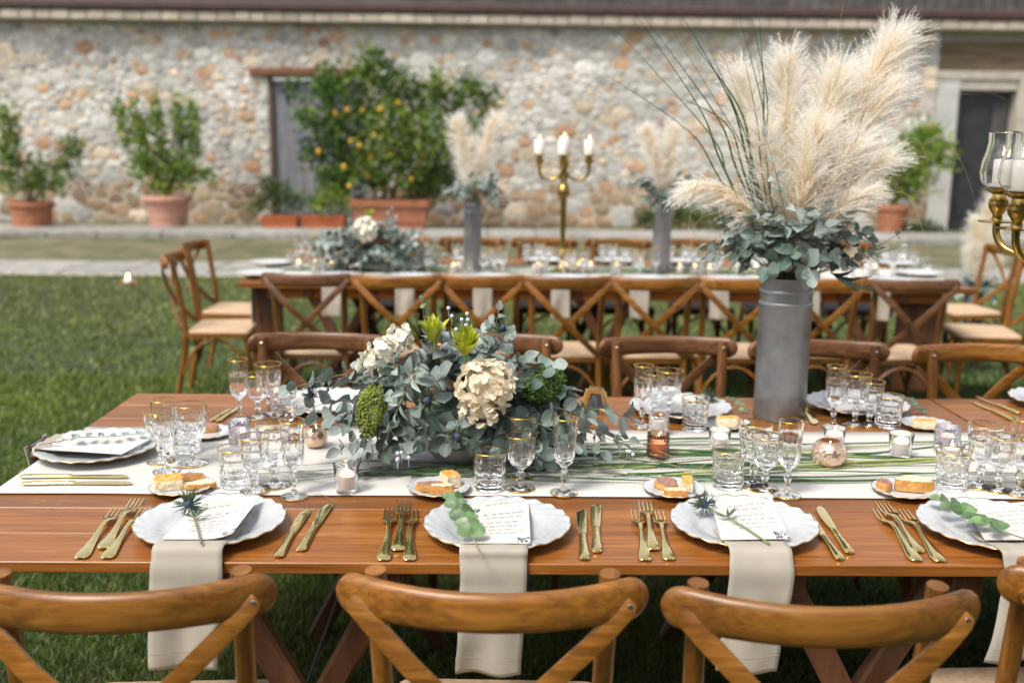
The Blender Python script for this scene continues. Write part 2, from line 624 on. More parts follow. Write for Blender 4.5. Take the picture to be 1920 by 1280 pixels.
# ---- ground: one sheet far beyond the frame
g = MB()
GN = 40
for j in range(GN+1):
    for i in range(GN+1):
        x, y = -60+120*i/GN, -30+90*j/GN
        g.v.append((x, y, 0))
for j in range(GN):
    for i in range(GN):
        a = j*(GN+1)+i
        g.f.append((a, a+1, a+GN+2, a+GN+1))
lawn = g.build('lawn', M_['lawn'])
tag(lawn, 'mown green lawn running from the tables to the path', 'lawn', kind='structure')

vg = MB()
vg.box((0, (PATH1+KERB0)/2, .004), (60, KERB0-PATH1, .008))
tag(vg.build('verge', M_['verge']), 'patchy dry grass strip between the path and the kerb', 'verge', kind='structure')
vb = MB()
vb.box((0, (KERB1+WY)/2, .006), (60, WY-KERB1, .012))
tag(vb.build('wall_bed', M_['verge']), 'earth bed along the foot of the stone wall', 'ground', kind='structure')

path = tag(thing('path', 'narrow pale stone path between lawn and dry verge', 'path'), kind='structure')
x = -13.0
mbase = MB()
mbase.box((0, (PATH0+PATH1)/2, .006), (60, (PATH1-PATH0)*.98, .012))
mbase.build('path_bed', M_['mortar'], path)
while x < 13:
    w = rng.uniform(.5, 1.0)
    b = MB()
    dpt = (PATH1-PATH0)*rng.uniform(.84, .98)
    b.box((x+w/2, (PATH0+PATH1)/2+rng.uniform(-.04, .04), .02), (w-.03, dpt, .03+rng.uniform(0, .012)), rng.uniform(-.01, .01), bev=.012)
    b.build('paving_stone', M_['pavestone'], path)
    x += w
kerb = tag(thing('kerb', 'pale stone kerb edging the bed below the wall', 'kerb'), kind='structure')
x = -13.0
while x < 13:
    w = rng.uniform(.7, 1.2)
    b = MB()
    b.box((x+w/2, (KERB0+KERB1)/2, .055), (w-.015, KERB1-KERB0, .11+rng.uniform(-.01, .01)), 0, bev=.015)
    b.build('kerb_stone', M_['pavestone'], kerb)
    x += w

# ---- grass: blades inside the view, one object of stuff


def grass_field():
    r = np.random.default_rng(3)
    n1, n2, n3 = 150000, 80000, 44000
    xs, ys, hs_, ws = [], [], [], []

    def zone(n, y0, y1, h, w):
        yy = np.sqrt(r.uniform(y0*y0, y1*y1, n))
        hw = yy*.56+.25
        xx = r.uniform(-1, 1, n)*hw
        xs.append(xx)
        ys.append(yy)
        hs_.append(np.full(n, h)*r.uniform(.5, 1.25, n))
        ws.append(np.full(n, w)*r.uniform(.6, 1.3, n))
    zone(n1, .8, 3.6, .034, .0034)
    zone(n2, 3.4, 6.5, .034, .007)
    zone(n3, 6.2, PATH0-.02, .034, .014)
    X = np.concatenate(xs)
    Y = np.concatenate(ys)
    H = np.concatenate(hs_)
    W = np.concatenate(ws)
    n = len(X)
    a = r.uniform(0, 2*PI, n)
    lean = r.uniform(.15, 1.1, n)*H
    la = r.uniform(0, 2*PI, n)
    dx, dy = np.cos(a)*W/2, np.sin(a)*W/2
    lx, ly = np.cos(la)*lean, np.sin(la)*lean
    V = np.zeros((n, 5, 3), dtype=np.float32)
    for k, (sg, t, z) in enumerate(((-1, 0, 0), (1, 0, 0), (1, .35, .6), (-1, .35, .6))):
        ww = 1 if k < 2 else .75
        V[:, k, 0] = X+sg*dx*ww+lx*t
        V[:, k, 1] = Y+sg*dy*ww+ly*t
        V[:, k, 2] = H*z-.004*(k < 2)
    V[:, 4, 0] = X+lx
    V[:, 4, 1] = Y+ly
    V[:, 4, 2] = H
    # patches of drier and lusher turf
    pt = np.array([mnoise.noise((x_*.55, y_*.55, 0)) for x_, y_ in zip(X, Y)])
    t = np.clip(.5+.9*pt+r.normal(0, .22, n), 0, 1)[:, None]
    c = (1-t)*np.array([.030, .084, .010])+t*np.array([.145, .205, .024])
    near_shade = np.clip((3.9-Y)/1.9, 0, 1)[:, None]
    c = c*(1-.72*near_shade)  # under-table shade put into the colour of the near blades
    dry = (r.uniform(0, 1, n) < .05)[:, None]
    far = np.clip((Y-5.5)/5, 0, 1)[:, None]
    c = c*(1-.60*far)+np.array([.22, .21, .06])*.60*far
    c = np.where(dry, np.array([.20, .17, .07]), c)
    me = bpy.data.meshes.new('grass')
    me.vertices.add(n*5)
    me.vertices.foreach_set('co', V.reshape(-1))
    base = (np.arange(n)*5)[:, None]
    loops = np.concatenate([base+0, base+1, base+2, base+3, base+3, base+2, base+4], axis=1).reshape(-1).astype(np.int32)
    me.loops.add(n*7)
    me.loops.foreach_set('vertex_index', loops)
    me.polygons.add(n*2)
    st = np.stack([np.arange(n)*7, np.arange(n)*7+4], axis=1).reshape(-1).astype(np.int32)
    me.polygons.foreach_set('loop_start', st)
    me.update(calc_edges=True)
    me.validate()
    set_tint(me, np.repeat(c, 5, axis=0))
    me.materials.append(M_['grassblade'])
    o = link('grass', me)
    tag(o, 'short green lawn grass around and under the tables', 'grass', kind='stuff')


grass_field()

# ---- stone building
ZT = at(960, 52, Y=WY).z                    # underside of the eave
XR = at(1751, 240, Y=WY).x                  # right-hand end of the rubble wall
XL = at(0, 240, Y=WY).x - 1.6
DX0, DX1 = at(505, 260, Y=WY).x, at(686, 260, Y=WY).x
DZ1 = at(560, 144, Y=WY).z
bld = thing('stone_building', 'long low rubble stone building with pale eave behind the garden', 'building', (0, WY, 0))
TH = .5


def bpart(name, mat, boxes, parent=bld, bev=0.0, smooth=30):
    b = MB()
    for (x0, x1, y0, y1, z0, z1) in boxes:
        b.box(((x0+x1)/2, (y0+y1)/2, (z0+z1)/2), (abs(x1-x0), abs(y1-y0), abs(z1-z0)), bev=bev)
    return b.build(name, mat, parent, smooth)


bpart('mortar_wall', M_['mortar'], [(XL, DX0, 0, TH, 0, ZT+.02), (DX1, XR-.02, 0, TH, 0, ZT+.02), (DX0, DX1, 0, TH, DZ1, ZT+.02)])


def clip(poly, mx, my, nx, ny):
    out = []
    for i in range(len(poly)):
        a, b = poly[i], poly[(i+1) % len(poly)]
        da = (a[0]-mx)*nx+(a[1]-my)*ny
        db = (b[0]-mx)*nx+(b[1]-my)*ny
        if da <= 0:
            out.append(a)
        if (da < 0) != (db < 0) and abs(da-db) > 1e-12:
            t = da/(da-db)
            out.append((a[0]+(b[0]-a[0])*t, a[1]+(b[1]-a[1])*t))
    return out


def rubble():
    r = random.Random(11)
    seeds = []
    cell = {}
    sx = .74                                # stones are wider than tall

    def ok(x, z, rad):
        cx, cz = int(x*sx/.3), int(z/.3)
        for i in range(cx-1, cx+2):
            for j in range(cz-1, cz+2):
                for (a, b, rr) in cell.get((i, j), ()):
                    if math.hypot((x-a)*sx, z-b) < (rad+rr)*.92:
                        return False
        return True
    for rad, tries in ((.15, 90), (.115, 500), (.08, 2600), (.056, 9000), (.036, 26000)):
        for _ in range(tries):
            x, z = r.uniform(XL, XR), r.uniform(0.0, ZT)
            rd = rad*r.uniform(.85, 1.1)
            if z < .55 and rad < .07:
                continue
            if ok(x, z, rd):
                seeds.append((x, z, rd))
                cell.setdefault((int(x*sx/.3), int(z/.3)), []).append((x, z, rd))
    out = []
    for (x, z, rd) in seeds:
        if DX0-.02 < x < DX1+.02 and z < DZ1+.02:
            continue
        poly = [(x-.45, z-.35), (x+.45, z-.35), (x+.45, z+.35), (x-.45, z+.35)]
        near = sorted((((a-x)*sx)**2+(b-z)**2, a, b, rr) for (a, b, rr) in seeds if abs(a-x) < .8 and abs(b-z) < .6)[1:16]
        for d2, a, b, rr in near:
            nx, ny = (a-x)*sx*sx, (b-z)
            # power-diagram split so that big stones stay big
            t = .5+(rd*rd-rr*rr)/(2*max(d2, 1e-6))
            poly = clip(poly, lerp(x, a, t), lerp(z, b, t), nx, ny)
            if len(poly) < 3:
                break
        if len(poly) < 3:
            continue
        for (mx, my, nx, ny) in ((XL, 0, -1, 0), (XR-.004, 0, 1, 0), (0, .01, 0, -1), (0, ZT, 0, 1)):
            poly = clip(poly, mx, my, nx, ny)
        if len(poly) < 3:
            continue
        if z < DZ1+.1 and x < DX0:
            poly = clip(poly, DX0-.005, 0, 1, 0)
        elif z < DZ1+.1 and x > DX1:
            poly = clip(poly, DX1+.005, 0, -1, 0)
        elif DX0 <= x <= DX1:
            poly = clip(poly, 0, DZ1+.005, 0, -1)
        if len(poly) < 3:
            continue
        cx = sum(p[0] for p in poly)/len(poly)
        cz = sum(p[1] for p in poly)/len(poly)
        ar = abs(sum(poly[i][0]*poly[(i+1) % len(poly)][1]-poly[(i+1) % len(poly)][0]*poly[i][1] for i in range(len(poly))))/2
        if ar < .0025:
            continue
        # round the corners off
        q = []
        for i in range(len(poly)):
            a, b = poly[i], poly[(i+1) % len(poly)]
            if math.hypot(a[0]-b[0], a[1]-b[1]) < .035:
                q.append(((a[0]+b[0])/2, (a[1]+b[1])/2))
            else:
                q.append((lerp(a[0], b[0], .07), lerp(a[1], b[1], .07)))
                q.append((lerp(a[0], b[0], .5), lerp(a[1], b[1], .5)))
        gap = .009
        sc_ = max(.6, 1-gap/math.sqrt(ar/PI))
        q = [(cx+(p[0]-cx)*sc_*r.uniform(.86, 1.10), cz+(p[1]-cz)*sc_*r.uniform(.86, 1.10)) for p in q]
        out.append((ar, cx, cz, q))
    return out


def stone_geo(cx, cz, q, r):
    pr = r.uniform(.006, .024)
    n = len(q)
    vv = [(x-cx, .01, z-cz) for x, z in q]
    vv += [((x-cx)*.97, -pr*.6, (z-cz)*.97) for x, z in q]
    vv += [((x-cx)*.80, -pr*r.uniform(.85, 1.15), (z-cz)*.80) for x, z in q]
    vv.append((0, -pr*1.1, 0))
    ff = []
    for k in range(2):
        for i in range(n):
            j = (i+1) % n
            ff.append((k*n+i, k*n+j, (k+1)*n+j, (k+1)*n+i))
    for i in range(n):
        ff.append((2*n+i, 2*n+(i+1) % n, 3*n))
    return vv, ff


def stone_col(cx, cz, r):
    t = r.random()
    low = max(0, 1-cz/1.05)
    if t < .44-.3*low:
        c = (.53, .52, .49)
    elif t < .66-.35*low:
        c = (.46, .445, .42)
    elif t < .73:
        c = (.33, .325, .32)
    elif t < .88:
        c = (.55, .46, .35)
    elif t < .96:
        c = (.47, .31, .20)
    else:
        c = (.43, .26, .16)
    if low > .3 and r.random() < .75:
        c = r.choice([(.29, .20, .125), (.34, .225, .14), (.25, .18, .115), (.33, .26, .175)])
    k = r.uniform(.82, 1.16)*(1+.32*mnoise.noise((cx*.55, cz*.8, 3.0))+.14*mnoise.noise((cx*1.7, cz*2.0, 8.0)))
    return tuple(v*k for v in c)


rs = random.Random(5)
stones = sorted(rubble(), reverse=True)
rest = MB()
rest_c = []
nst = 0
for (ar, cx, cz, q) in stones:
    vv, ff = stone_geo(cx, cz, q, rs)
    col = stone_col(cx, cz, rs)
    px_ok = -9.6 < cx < 9.9
    if nst < 298 and px_ok:
        b = MB()
        b.add(vv, ff)
        me = b.mesh('stone', M_['stone'], 50)
        set_tint(me, [col]*len(vv))
        link('stone', me, bld, Matrix.Translation((cx, 0, cz)))
        nst += 1
    else:
        rest.add(vv, ff, Matrix.Translation((cx, 0, cz)))
        rest_c += [col]*len(vv)
me = rest.mesh('rubble_stonework', M_['stone'], 50)
set_tint(me, rest_c)
tag(link('rubble_stonework', me, bld), kind='stuff')

# plank door in its opening, timber lintel
dr = bpart('door', M_['iron'], [(DX0+.07, DX1, .16, .2, .02, DZ1-.06)])
nd = 7
for k in range(nd):
    a = lerp(DX0+.08, DX1-.01, k/nd)
    b_ = lerp(DX0+.08, DX1-.01, (k+1)/nd)
    bpart('plank', M_['door_grey'], [(a+.004, b_-.004, .12, .16, .03, DZ1-.08)], dr, .006)
bpart('door_post', M_['beamdark'], [(DX0+.005, DX0+.065, .03, .2, .0, DZ1-.01)])
LX0, LX1 = at(468, 135, Y=WY).x, at(700, 135, Y=WY).x
bpart('lintel', M_['lintel'], [(LX0, LX1, -.09, .12, DZ1+.004, DZ1+.15)], bev=.015)

# eave: soffit, course of pale tiles, gutter, parapet and railing
YE = WY-.3
zc0, zc1 = at(960, 46, Y=YE).z, at(960, 26, Y=YE).z
zg1 = at(960, 9, Y=YE).z
bpart('soffit', M_['concrete'], [(XL, 14, -.26, .5, ZT+.025, zc0-.004)])
x = XL
while x < 11.5:
    w = rng.uniform(.26, .36)
    bpart('eave_tile', M_['cornice'], [(x+.004, x+w-.004, -.31+rng.uniform(-.012, .012), .3, zc0, zc1-.02+rng.uniform(-.01, .01))], bev=.02)
    x += w
bpart('gutter', M_['gutter'], [(XL, 14, -.37, .0, zc1, zg1)], bev=.03)
bpart('parapet', M_['slate'], [(XL, 14, 1.2, 1.5, zg1-.3, zg1+.5)])
rail = bpart('railing', M_['iron'], [(XL, 14, .9, .93, zg1+.42, zg1+.45)])
x = 1.0
while x < 11:
    bpart('baluster', M_['iron'], [(x, x+.025, .9, .925, zg1-.3, zg1+.42)], rail)
    x += .22
bpart('upper_sill', M_['plaster'], [(2.0, 11.5, 1.0, 1.19, zg1-.3, zg1+.16)])

# rendered bay with a dark door at the right-hand end
XA = XR
xa = lambda px, py=240: at(px, py, Y=WY).x
za = lambda py: at(1830, py, Y=WY).z
bpart('brown_beam', M_['beamdark'], [(XA+.004, 14, .05, .4, za(131), za(78))])
bpart('eave_wall', M_['concrete'], [(XA+.004, 14, .12, .4, za(78)+.002, ZT+.02)])
bpart('concrete_lintel', M_['concrete'], [(XA+.004, xa(1904), .0, .4, za(150), za(133))], bev=.01)
tr = bpart('transom', M_['concrete'], [(xa(1794), xa(1902), .04, .4, za(169), za(151))], bev=.01)
bpart('plaster_jamb', M_['plaster'], [(XA+.004, xa(1788, 300), .02, .4, 0, za(151))])
dd = bpart('dark_door', M_['door_dark'], [(xa(1788, 300)+.004, xa(1902), .26, .32, .0, za(170))])
bpart('door_panel', M_['door_dark'], [(xa(1815), xa(1862), .235, .262, .25, za(200))], dd, .01)
bpart('door_panel', M_['slate'], [(xa(1872), xa(1899), .235, .262, .1, za(190))], dd, .01)
bpart('plaster_wall', M_['concrete'], [(xa(1904), 14, .03, .4, 0, za(132))])

# ================================================================== TABLES


def trestle(parent, x, y0, y1, mat, T):
    for yy in (y0, y1):
        for s in (-1, 1):
            b = MB()
            yo = yy+s*.022
            top, bot = Vector((x+s*.17, yo, TZ-.06)), Vector((x-s*.20, yo, .0))
            b.loft([(top, .028, .018), (bot, .028, .018)], (0, 1, 0), 8, .35)
            b.build('leg', mat, parent, 30, T)
    for s in (-1, 1):
        b = MB()
        b.tube([(x+s*.11, y0, .18), (x+s*.11, y1, .18)], .004, 6)
        b.build('brace', M_['iron'], parent, 35, T)
    for s in (-1, 1):
        b = MB()
        b.box((x+s*.17, (y0+y1)/2, TZ-.052), (.06, y1-y0+.16, .055), bev=.004)
        b.build('batten', mat, parent, 30, T)


def make_table(name, label, x0, x1, y0, y1, nplank, trx, group, thick=.021):
    t = thing(name, label, 'table', ((x0+x1)/2, (y0+y1)/2, 0), 0, group)
    T = Matrix.Translation((-(x0+x1)/2, -(y0+y1)/2, 0))
    dy = (y1-y0)/nplank
    for k in range(nplank):
        b = MB()
        ya, yb = y0+k*dy+.0005, y0+(k+1)*dy-.0005
        b.box((0, 0, 0), (x1-x0, yb-ya, thick), bev=.0012)
        b.build('plank', M_['tabletop'], t, 30, T @ Matrix.Translation(((x0+x1)/2, (ya+yb)/2, TZ-thick/2+rng.uniform(-.0006, .0006))))
    for tx in trx:
        trestle(t, tx, y0+.12, y1-.12, M_['trestle'], T)
    return t


xm = at(585, 1150, Y=TF+.12).x
xm2 = at(1615, 1150, Y=TF+.12).x
table1 = make_table('trestle_table', 'long varnished plank table under the cream runner in front', TX0, TXS-.004, TF, TB, 9,
                    (xm, xm2), 'varnished trestle tables end to end')
table2 = make_table('trestle_table', 'table butted on beyond the seam under the brass candelabrum', TXS+.004, TX1, TF-.004, TB+.006, 9,
                    (TXS+.5, TX1-.4), 'varnished trestle tables end to end')
FA, FB = at(443, 531, z=TZ), at(1828, 541, z=TZ)
FF = (FA.y+FB.y)/2
FBK = FF+(TB-TF)*1.02
FX0, FX1 = FA.x, FB.x
table3 = make_table('trestle_table', 'out of focus plank table crowded with glasses behind the first', FX0, FX1, FF, FBK, 9,
                    (FX0+.55, (FX0+FX1)/2, FX1-.55), None, .028)
for (x0, x1) in ((at(474, 590, Y=FF+.1).x, at(527, 590, Y=FF+.1).x), (at(1690, 590, Y=FF+.1).x, at(1770, 590, Y=FF+.1).x)):
    b = MB()
    b.box(((x0+x1)/2-(FX0+FX1)/2, -(FBK-FF)/2+.16, .42), (x1-x0, .03, .56), bev=.004)
    b.build('end_board', M_['trestle'], table3, 30)
for yy in (.07, FBK-FF-.07):
    b = MB()
    b.box((0, yy-(FBK-FF)/2, TZ-.062), (FX1-FX0-.3, .03, .06), bev=.003)
    b.build('apron', M_['tabletop'], table3, 30)

# ================================================================== CHAIRS


def arc_pts(hw, y0, bow, z, n=15):
    out = []
    for i in range(n):
        u = -1+2*i/(n-1)
        out.append(Vector((u*hw, y0-bow*(1-u*u), z)))
    return out


def make_chair(label, seatmat='seat', wood='chair'):
    c = thing('crossback_chair', label, 'chair')
    X, Z = M_[wood+'_x'], M_[wood+'_z']
    # top rail: bowed board with rounded ends
    b = MB()
    us = [0, .15, .3, .45, .6, .72, .82, .89, .93, .955, .972, .985, .994, 1.0]
    us = [-u_ for u_ in reversed(us[1:])]+us
    st = []
    for u in us:
        p = Vector((u*.238, -.275-.075*(1-u*u), .842))
        e = 1.0 if abs(u) < .87 else math.sqrt(max(.004, 1-((abs(u)-.87)/.13)**2))
        st.append((p, .0125*(.45+.55*e), .0315*e*(1+.10*min(1, abs(u)/.87)**3)))
    b.loft(st, (0, 0, 1), 14, .72)
    b.build('top_rail', X, c, 50)
    for s in (-1, 1):
        b = MB()
        path = [(.182, -.262, .869), (.181, -.254, .80), (.177, -.232, .66), (.174, -.215, .54), (.173, -.208, .45), (.176, -.222, .28), (.182, -.262, .10), (.186, -.285, 0)]
        b.loft([((s*p[0], p[1], p[2]), .0165 if i < 6 else .0145, .0165 if i < 6 else .0145) for i, p in enumerate(path)], (s, .01, .02), 12, 1.0)
        b.build('post', Z, c, 50)
        b = MB()
        path = [(.188, .138, .43), (.190, .141, .30), (.192, .145, .12), (.193, .148, 0)]
        b.loft([((s*p[0], p[1], p[2]), .018-.0015*i, .018-.0015*i) for i, p in enumerate(path)], (s, .01, .02), 12)
        b.build('front_leg', Z, c, 50)
    # crossed slats on the outside of the back
    for s in (-1, 1):
        b = MB()
        off = .0065*s
        st = []
        for i in range(13):
            u = i/12
            x = lerp(.214*s, -.166*s, u)
            z = lerp(.842, .455, u)
            bow = -.060*4*u*(1-u)*(1-.15*u)-.006
            y = lerp(-.300, -.222, u)+bow+off*(1 if .2 < u < .8 else .2)
            wd = .0165
            if i == 0:
                wd = .009
            st.append((Vector((x, y, z)), wd, .0055))
        st.insert(1, (st[0][0].lerp(st[1][0], .25), .0155, .0055))
        b.loft(st, (0, -1, .12), 8, .5)
        b.build('slat', X, c, 50)
        b = MB()
        b.lathe([(.0075, 0), (.0075, .002), (.0058, .0045), (.0015, .0056)], 10, M=Matrix.Translation((s*.209, -.3075, .835)) @ Matrix.Rotation(PI/2, 4, 'X'))
        b.build('bolt', M_['bolt'], c)
    for s in (-1, 1):
        b = MB()
        b.lathe([(.006, 0), (.006, .002), (.003, .004)], 10, M=Matrix.Translation((s*.182, -.2435, .85)) @ Matrix.Rotation(-PI/2, 4, 'X'))
        b.build('bolt', M_['bolt'], c)

    def seat_outline(k):
        out = []
        for (cx, cy, a0) in ((.185, .135, 0), (-.185, .135, 90), (-.165, -.175, 180), (.165, -.175, 270)):
            for t in range(5):
                a = R(a0+t*22.5)
                out.append(((cx+math.cos(a)*.03)*k, (cy+math.sin(a)*.03)*k))
        return out
    b = MB()
    b.prism(seat_outline(1.0), .410, .438)
    b.build('seat_frame', X, c, 30)
    b = MB()
    o1, o2, o3 = seat_outline(.97), seat_outline(.93), seat_outline(.6)
    n = len(o1)
    vv = [(x, y, .437) for x, y in o1]+[(x, y, .452) for x, y in o2]+[(x, y, .458) for x, y in o3]
    ff = [tuple(range(2*n, 3*n))]
    for k in range(2):
        for i in range(n):
            j = (i+1) % n
            ff.append((k*n+i, k*n+j, (k+1)*n+j, (k+1)*n+i))
    b.add(vv, ff)
    b.build('seat', M_[seatmat], c, 50)
    # bentwood arches below the seat
    for (p0, p1) in (((-.185, .142), (.185, .142)), ((-.18, -.225), (.18, -.225)), ((.187, -.225), (.187, .142)), ((-.187, -.225), (-.187, .142))):
        b = MB()
        pth = []
        for i in range(11):
            u = i/10
            x, y = lerp(p0[0], p1[0], u), lerp(p0[1], p1[1], u)
            pth.append((x, y, 0.19+.205*math.sin(PI*u)**.55))
        b.tube(pth, .0085, 8)
        b.build('brace', Z, c, 50)
    return c


RAILZ = .865
CHW = {}


def chair_pos(px, py, rz, Y=None):
    """chair origin from the photo pixel of the middle of the line between its rail ends"""
    p = at(px, py, z=RAILZ)
    off = Matrix.Rotation(rz, 3, 'Z') @ Vector((0, -.275, 0))
    return (p.x-off.x, p.y-off.y, 0)


chairs_front = []
fr = [(222, 1082, 2.5, 'wooden cross back chair nearest the camera before the upright thistle plate'),
      (923, 1082, -1.5, 'wooden cross back chair nearest the camera before the flower bowl'),
      (1538, 1106, -1.0, 'wooden cross back chair nearest the camera below the grey vase'),
      (2142, 1060, 2.0, 'wooden cross back chair cut off at the lower right corner')]
proto = None
for i, (px, py, a, lab) in enumerate(fr):
    pos = chair_pos(px, py, R(a))
    if proto is None:
        proto = make_chair(lab)
        proto.location = pos
        proto.rotation_euler = (0, 0, R(a))
        proto['group'] = 'chairs on the near side of the front table'
    else:
        dup(proto, pos, R(a), lab, 'chairs on the near side of the front table')
bk = [(594, 634, 178, 'cross back chair across the front table, left of the flower bowl'),
      (925, 636, 181, 'cross back chair mostly hidden behind the flower bowl'),
      (1254, 641, 182, 'cross back chair across the table between flower bowl and grey vase'),
      (1537, 648, 179, 'cross back chair across the table, half hidden by the grey vase'),
      (1846, 656, 181, 'cross back chair across the table, right of its seam')]
dark = None
for i, (px, py, a, lab) in enumerate(bk):
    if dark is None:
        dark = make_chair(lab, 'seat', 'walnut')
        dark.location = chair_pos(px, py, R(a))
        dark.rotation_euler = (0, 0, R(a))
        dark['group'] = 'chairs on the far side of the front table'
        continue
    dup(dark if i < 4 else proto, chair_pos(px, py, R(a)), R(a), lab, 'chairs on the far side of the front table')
ff_ = [(588, 506, -3, 'blurred cross back chair at the far table, first from its left end'),
       (752, 509, 1, 'blurred cross back chair at the far table, second from its left end'),
       (903, 510, -1, 'blurred cross back chair at the far table, third from its left end'),
       (1061, 512, 1, 'blurred cross back chair at the far table below the candelabrum'),
       (1220, 514, 0, 'blurred cross back chair at the far table below its second grey vase'),
       (1378, 516, -1, 'blurred cross back chair at the far table left of the big vase'),
       (1535, 518, 1, 'blurred cross back chair at the far table hidden behind the big vase'),
       (1697, 520, 0, 'blurred cross back chair at the far table, last on the right')]
for i, (px, py, a, lab) in enumerate(ff_):
    p = at(px, py, z=RAILZ)
    dup(dark if i in (0, 7) else proto, (p.x+(.275*math.sin(R(a))*-1), FF-.16+rng.uniform(-.03, .03), 0), R(a), lab, 'chairs on the near side of the far table')
bkp = make_chair('blurred chair behind the far table, hidden by its flowers', 'seat_shaded')
bkp['group'] = 'chairs on the far side of the far table'
fb = [(748, 'blurred chair behind the far table, hidden by its flowers'), (888, 'blurred chair behind the far table beside the left grey vase'),
      (1024, 'blurred chair behind the far table at the candelabrum'), (1158, 'blurred chair behind the far table left of its second vase'),
      (1300, 'blurred chair behind the far table right of its second vase'), (1436, 'blurred chair behind the far table under the big eucalyptus'),
      (1575, 'blurred chair behind the far table right of the big vase')]
for i, (px, lab) in enumerate(fb):
    loc = (at(px, 460, Y=FBK+.34).x, FBK+.02, 0)
    if i == 0:
        bkp.location = loc
        bkp.rotation_euler = (0, 0, PI)
    else:
        dup(bkp, loc, PI+R(rng.uniform(-3, 3)), lab, 'chairs on the far side of the far table')
eg = 'chairs at the ends of the far table'
for (px, py, z, a, lab) in ((428, 606, .46, -86, 'chair at the left end of the far table, nearer of two'),
                            (450, 573, .46, -93, 'chair at the left end of the far table, farther of two'),
                            (1835, 615, .46, 80, 'chair with pale seat at the right end of the far table'),
                            (1800, 575, .46, 96, 'chair tucked at the far table right corner before pampas')):
    p = at(px, py, z=z)
    dup(proto, (p.x, p.y, 0), R(a), lab, eg)

# ================================================================== TABLE RUNNERS
RY0, RY1 = at(700, 931, z=TZ).y, at(1700, 813, z=TZ).y
RT = TZ+.0035                               # top of the runner


def runner(name, label, x0, x1, y0, y1, drop0, drop1, seed, hang=True):
    """cloth laid along the table, dropping over its ends"""
    t = MB()
    r = random.Random(seed)
    nx, ny = 150, 10
    L0, L1 = drop0, drop1
    tot = (x1-x0)+L0+L1
    for j in range(ny+1):
        v = j/ny
        for i in range(nx+1):
            s = -L0+tot*i/nx
            if s < 0:
                d = -s
                x = x0-.006-.02*min(1, d/.1)*0
                z = RT-d
                x -= .012*math.sin(v*9+1)*min(1, d/.1)
            elif s > x1-x0:
                d = s-(x1-x0)
                x = x1+.006+.012*math.sin(v*8)*min(1, d/.1)
                z = RT-d
            else:
                x, z = x0+s, RT+.0012*max(0, mnoise.noise((x0+s*3.1, v*4, seed)))
            wob = .004*mnoise.noise((s*2.3, j*.0+seed, v*.3))
            y = lerp(y0, y1, v)+wob*(1 if j in (0, ny) else .5)
            t.v.append((x, y, z))
    m = nx+1
    for j in range(ny):
        for i in range(nx):
            a = j*m+i
            t.f.append((a, a+1, a+m+1, a+m))
    o = t.build(name, M_['runner'], None, 180)
    sol = o.modifiers.new('thickness', 'SOLIDIFY')
    sol.thickness = .002
    sol.offset = 0
    return tag(o, label, 'table runner')


runner('table_runner', 'cream cloth runner along the middle of the front table', TX0, TX1-.02, RY0, RY1, .16, .1, 1)
fr0, fr1 = FF+(RY0-TF), FF+(RY1-TF)
runner('table_runner', 'cream runner on the blurred far table, hanging over its left end', FX0, FX1, fr0, fr1, .3, .2, 2)

# ================================================================== GLASSES


def facet(n, amt, z0, z1, soft=.012):
    """cut flats between two heights"""
    def rf(a, i, r, z):
        k = min(1, max(0, (z-z0)/soft))*min(1, max(0, (z1-z)/soft))
        if k <= 0:
            return 1
        w = 2*PI/n
        d = (a % w)-w/2
        return 1-k*amt*(1-abs(d)/(w/2)*1.0)**1.5*1.0
    return rf


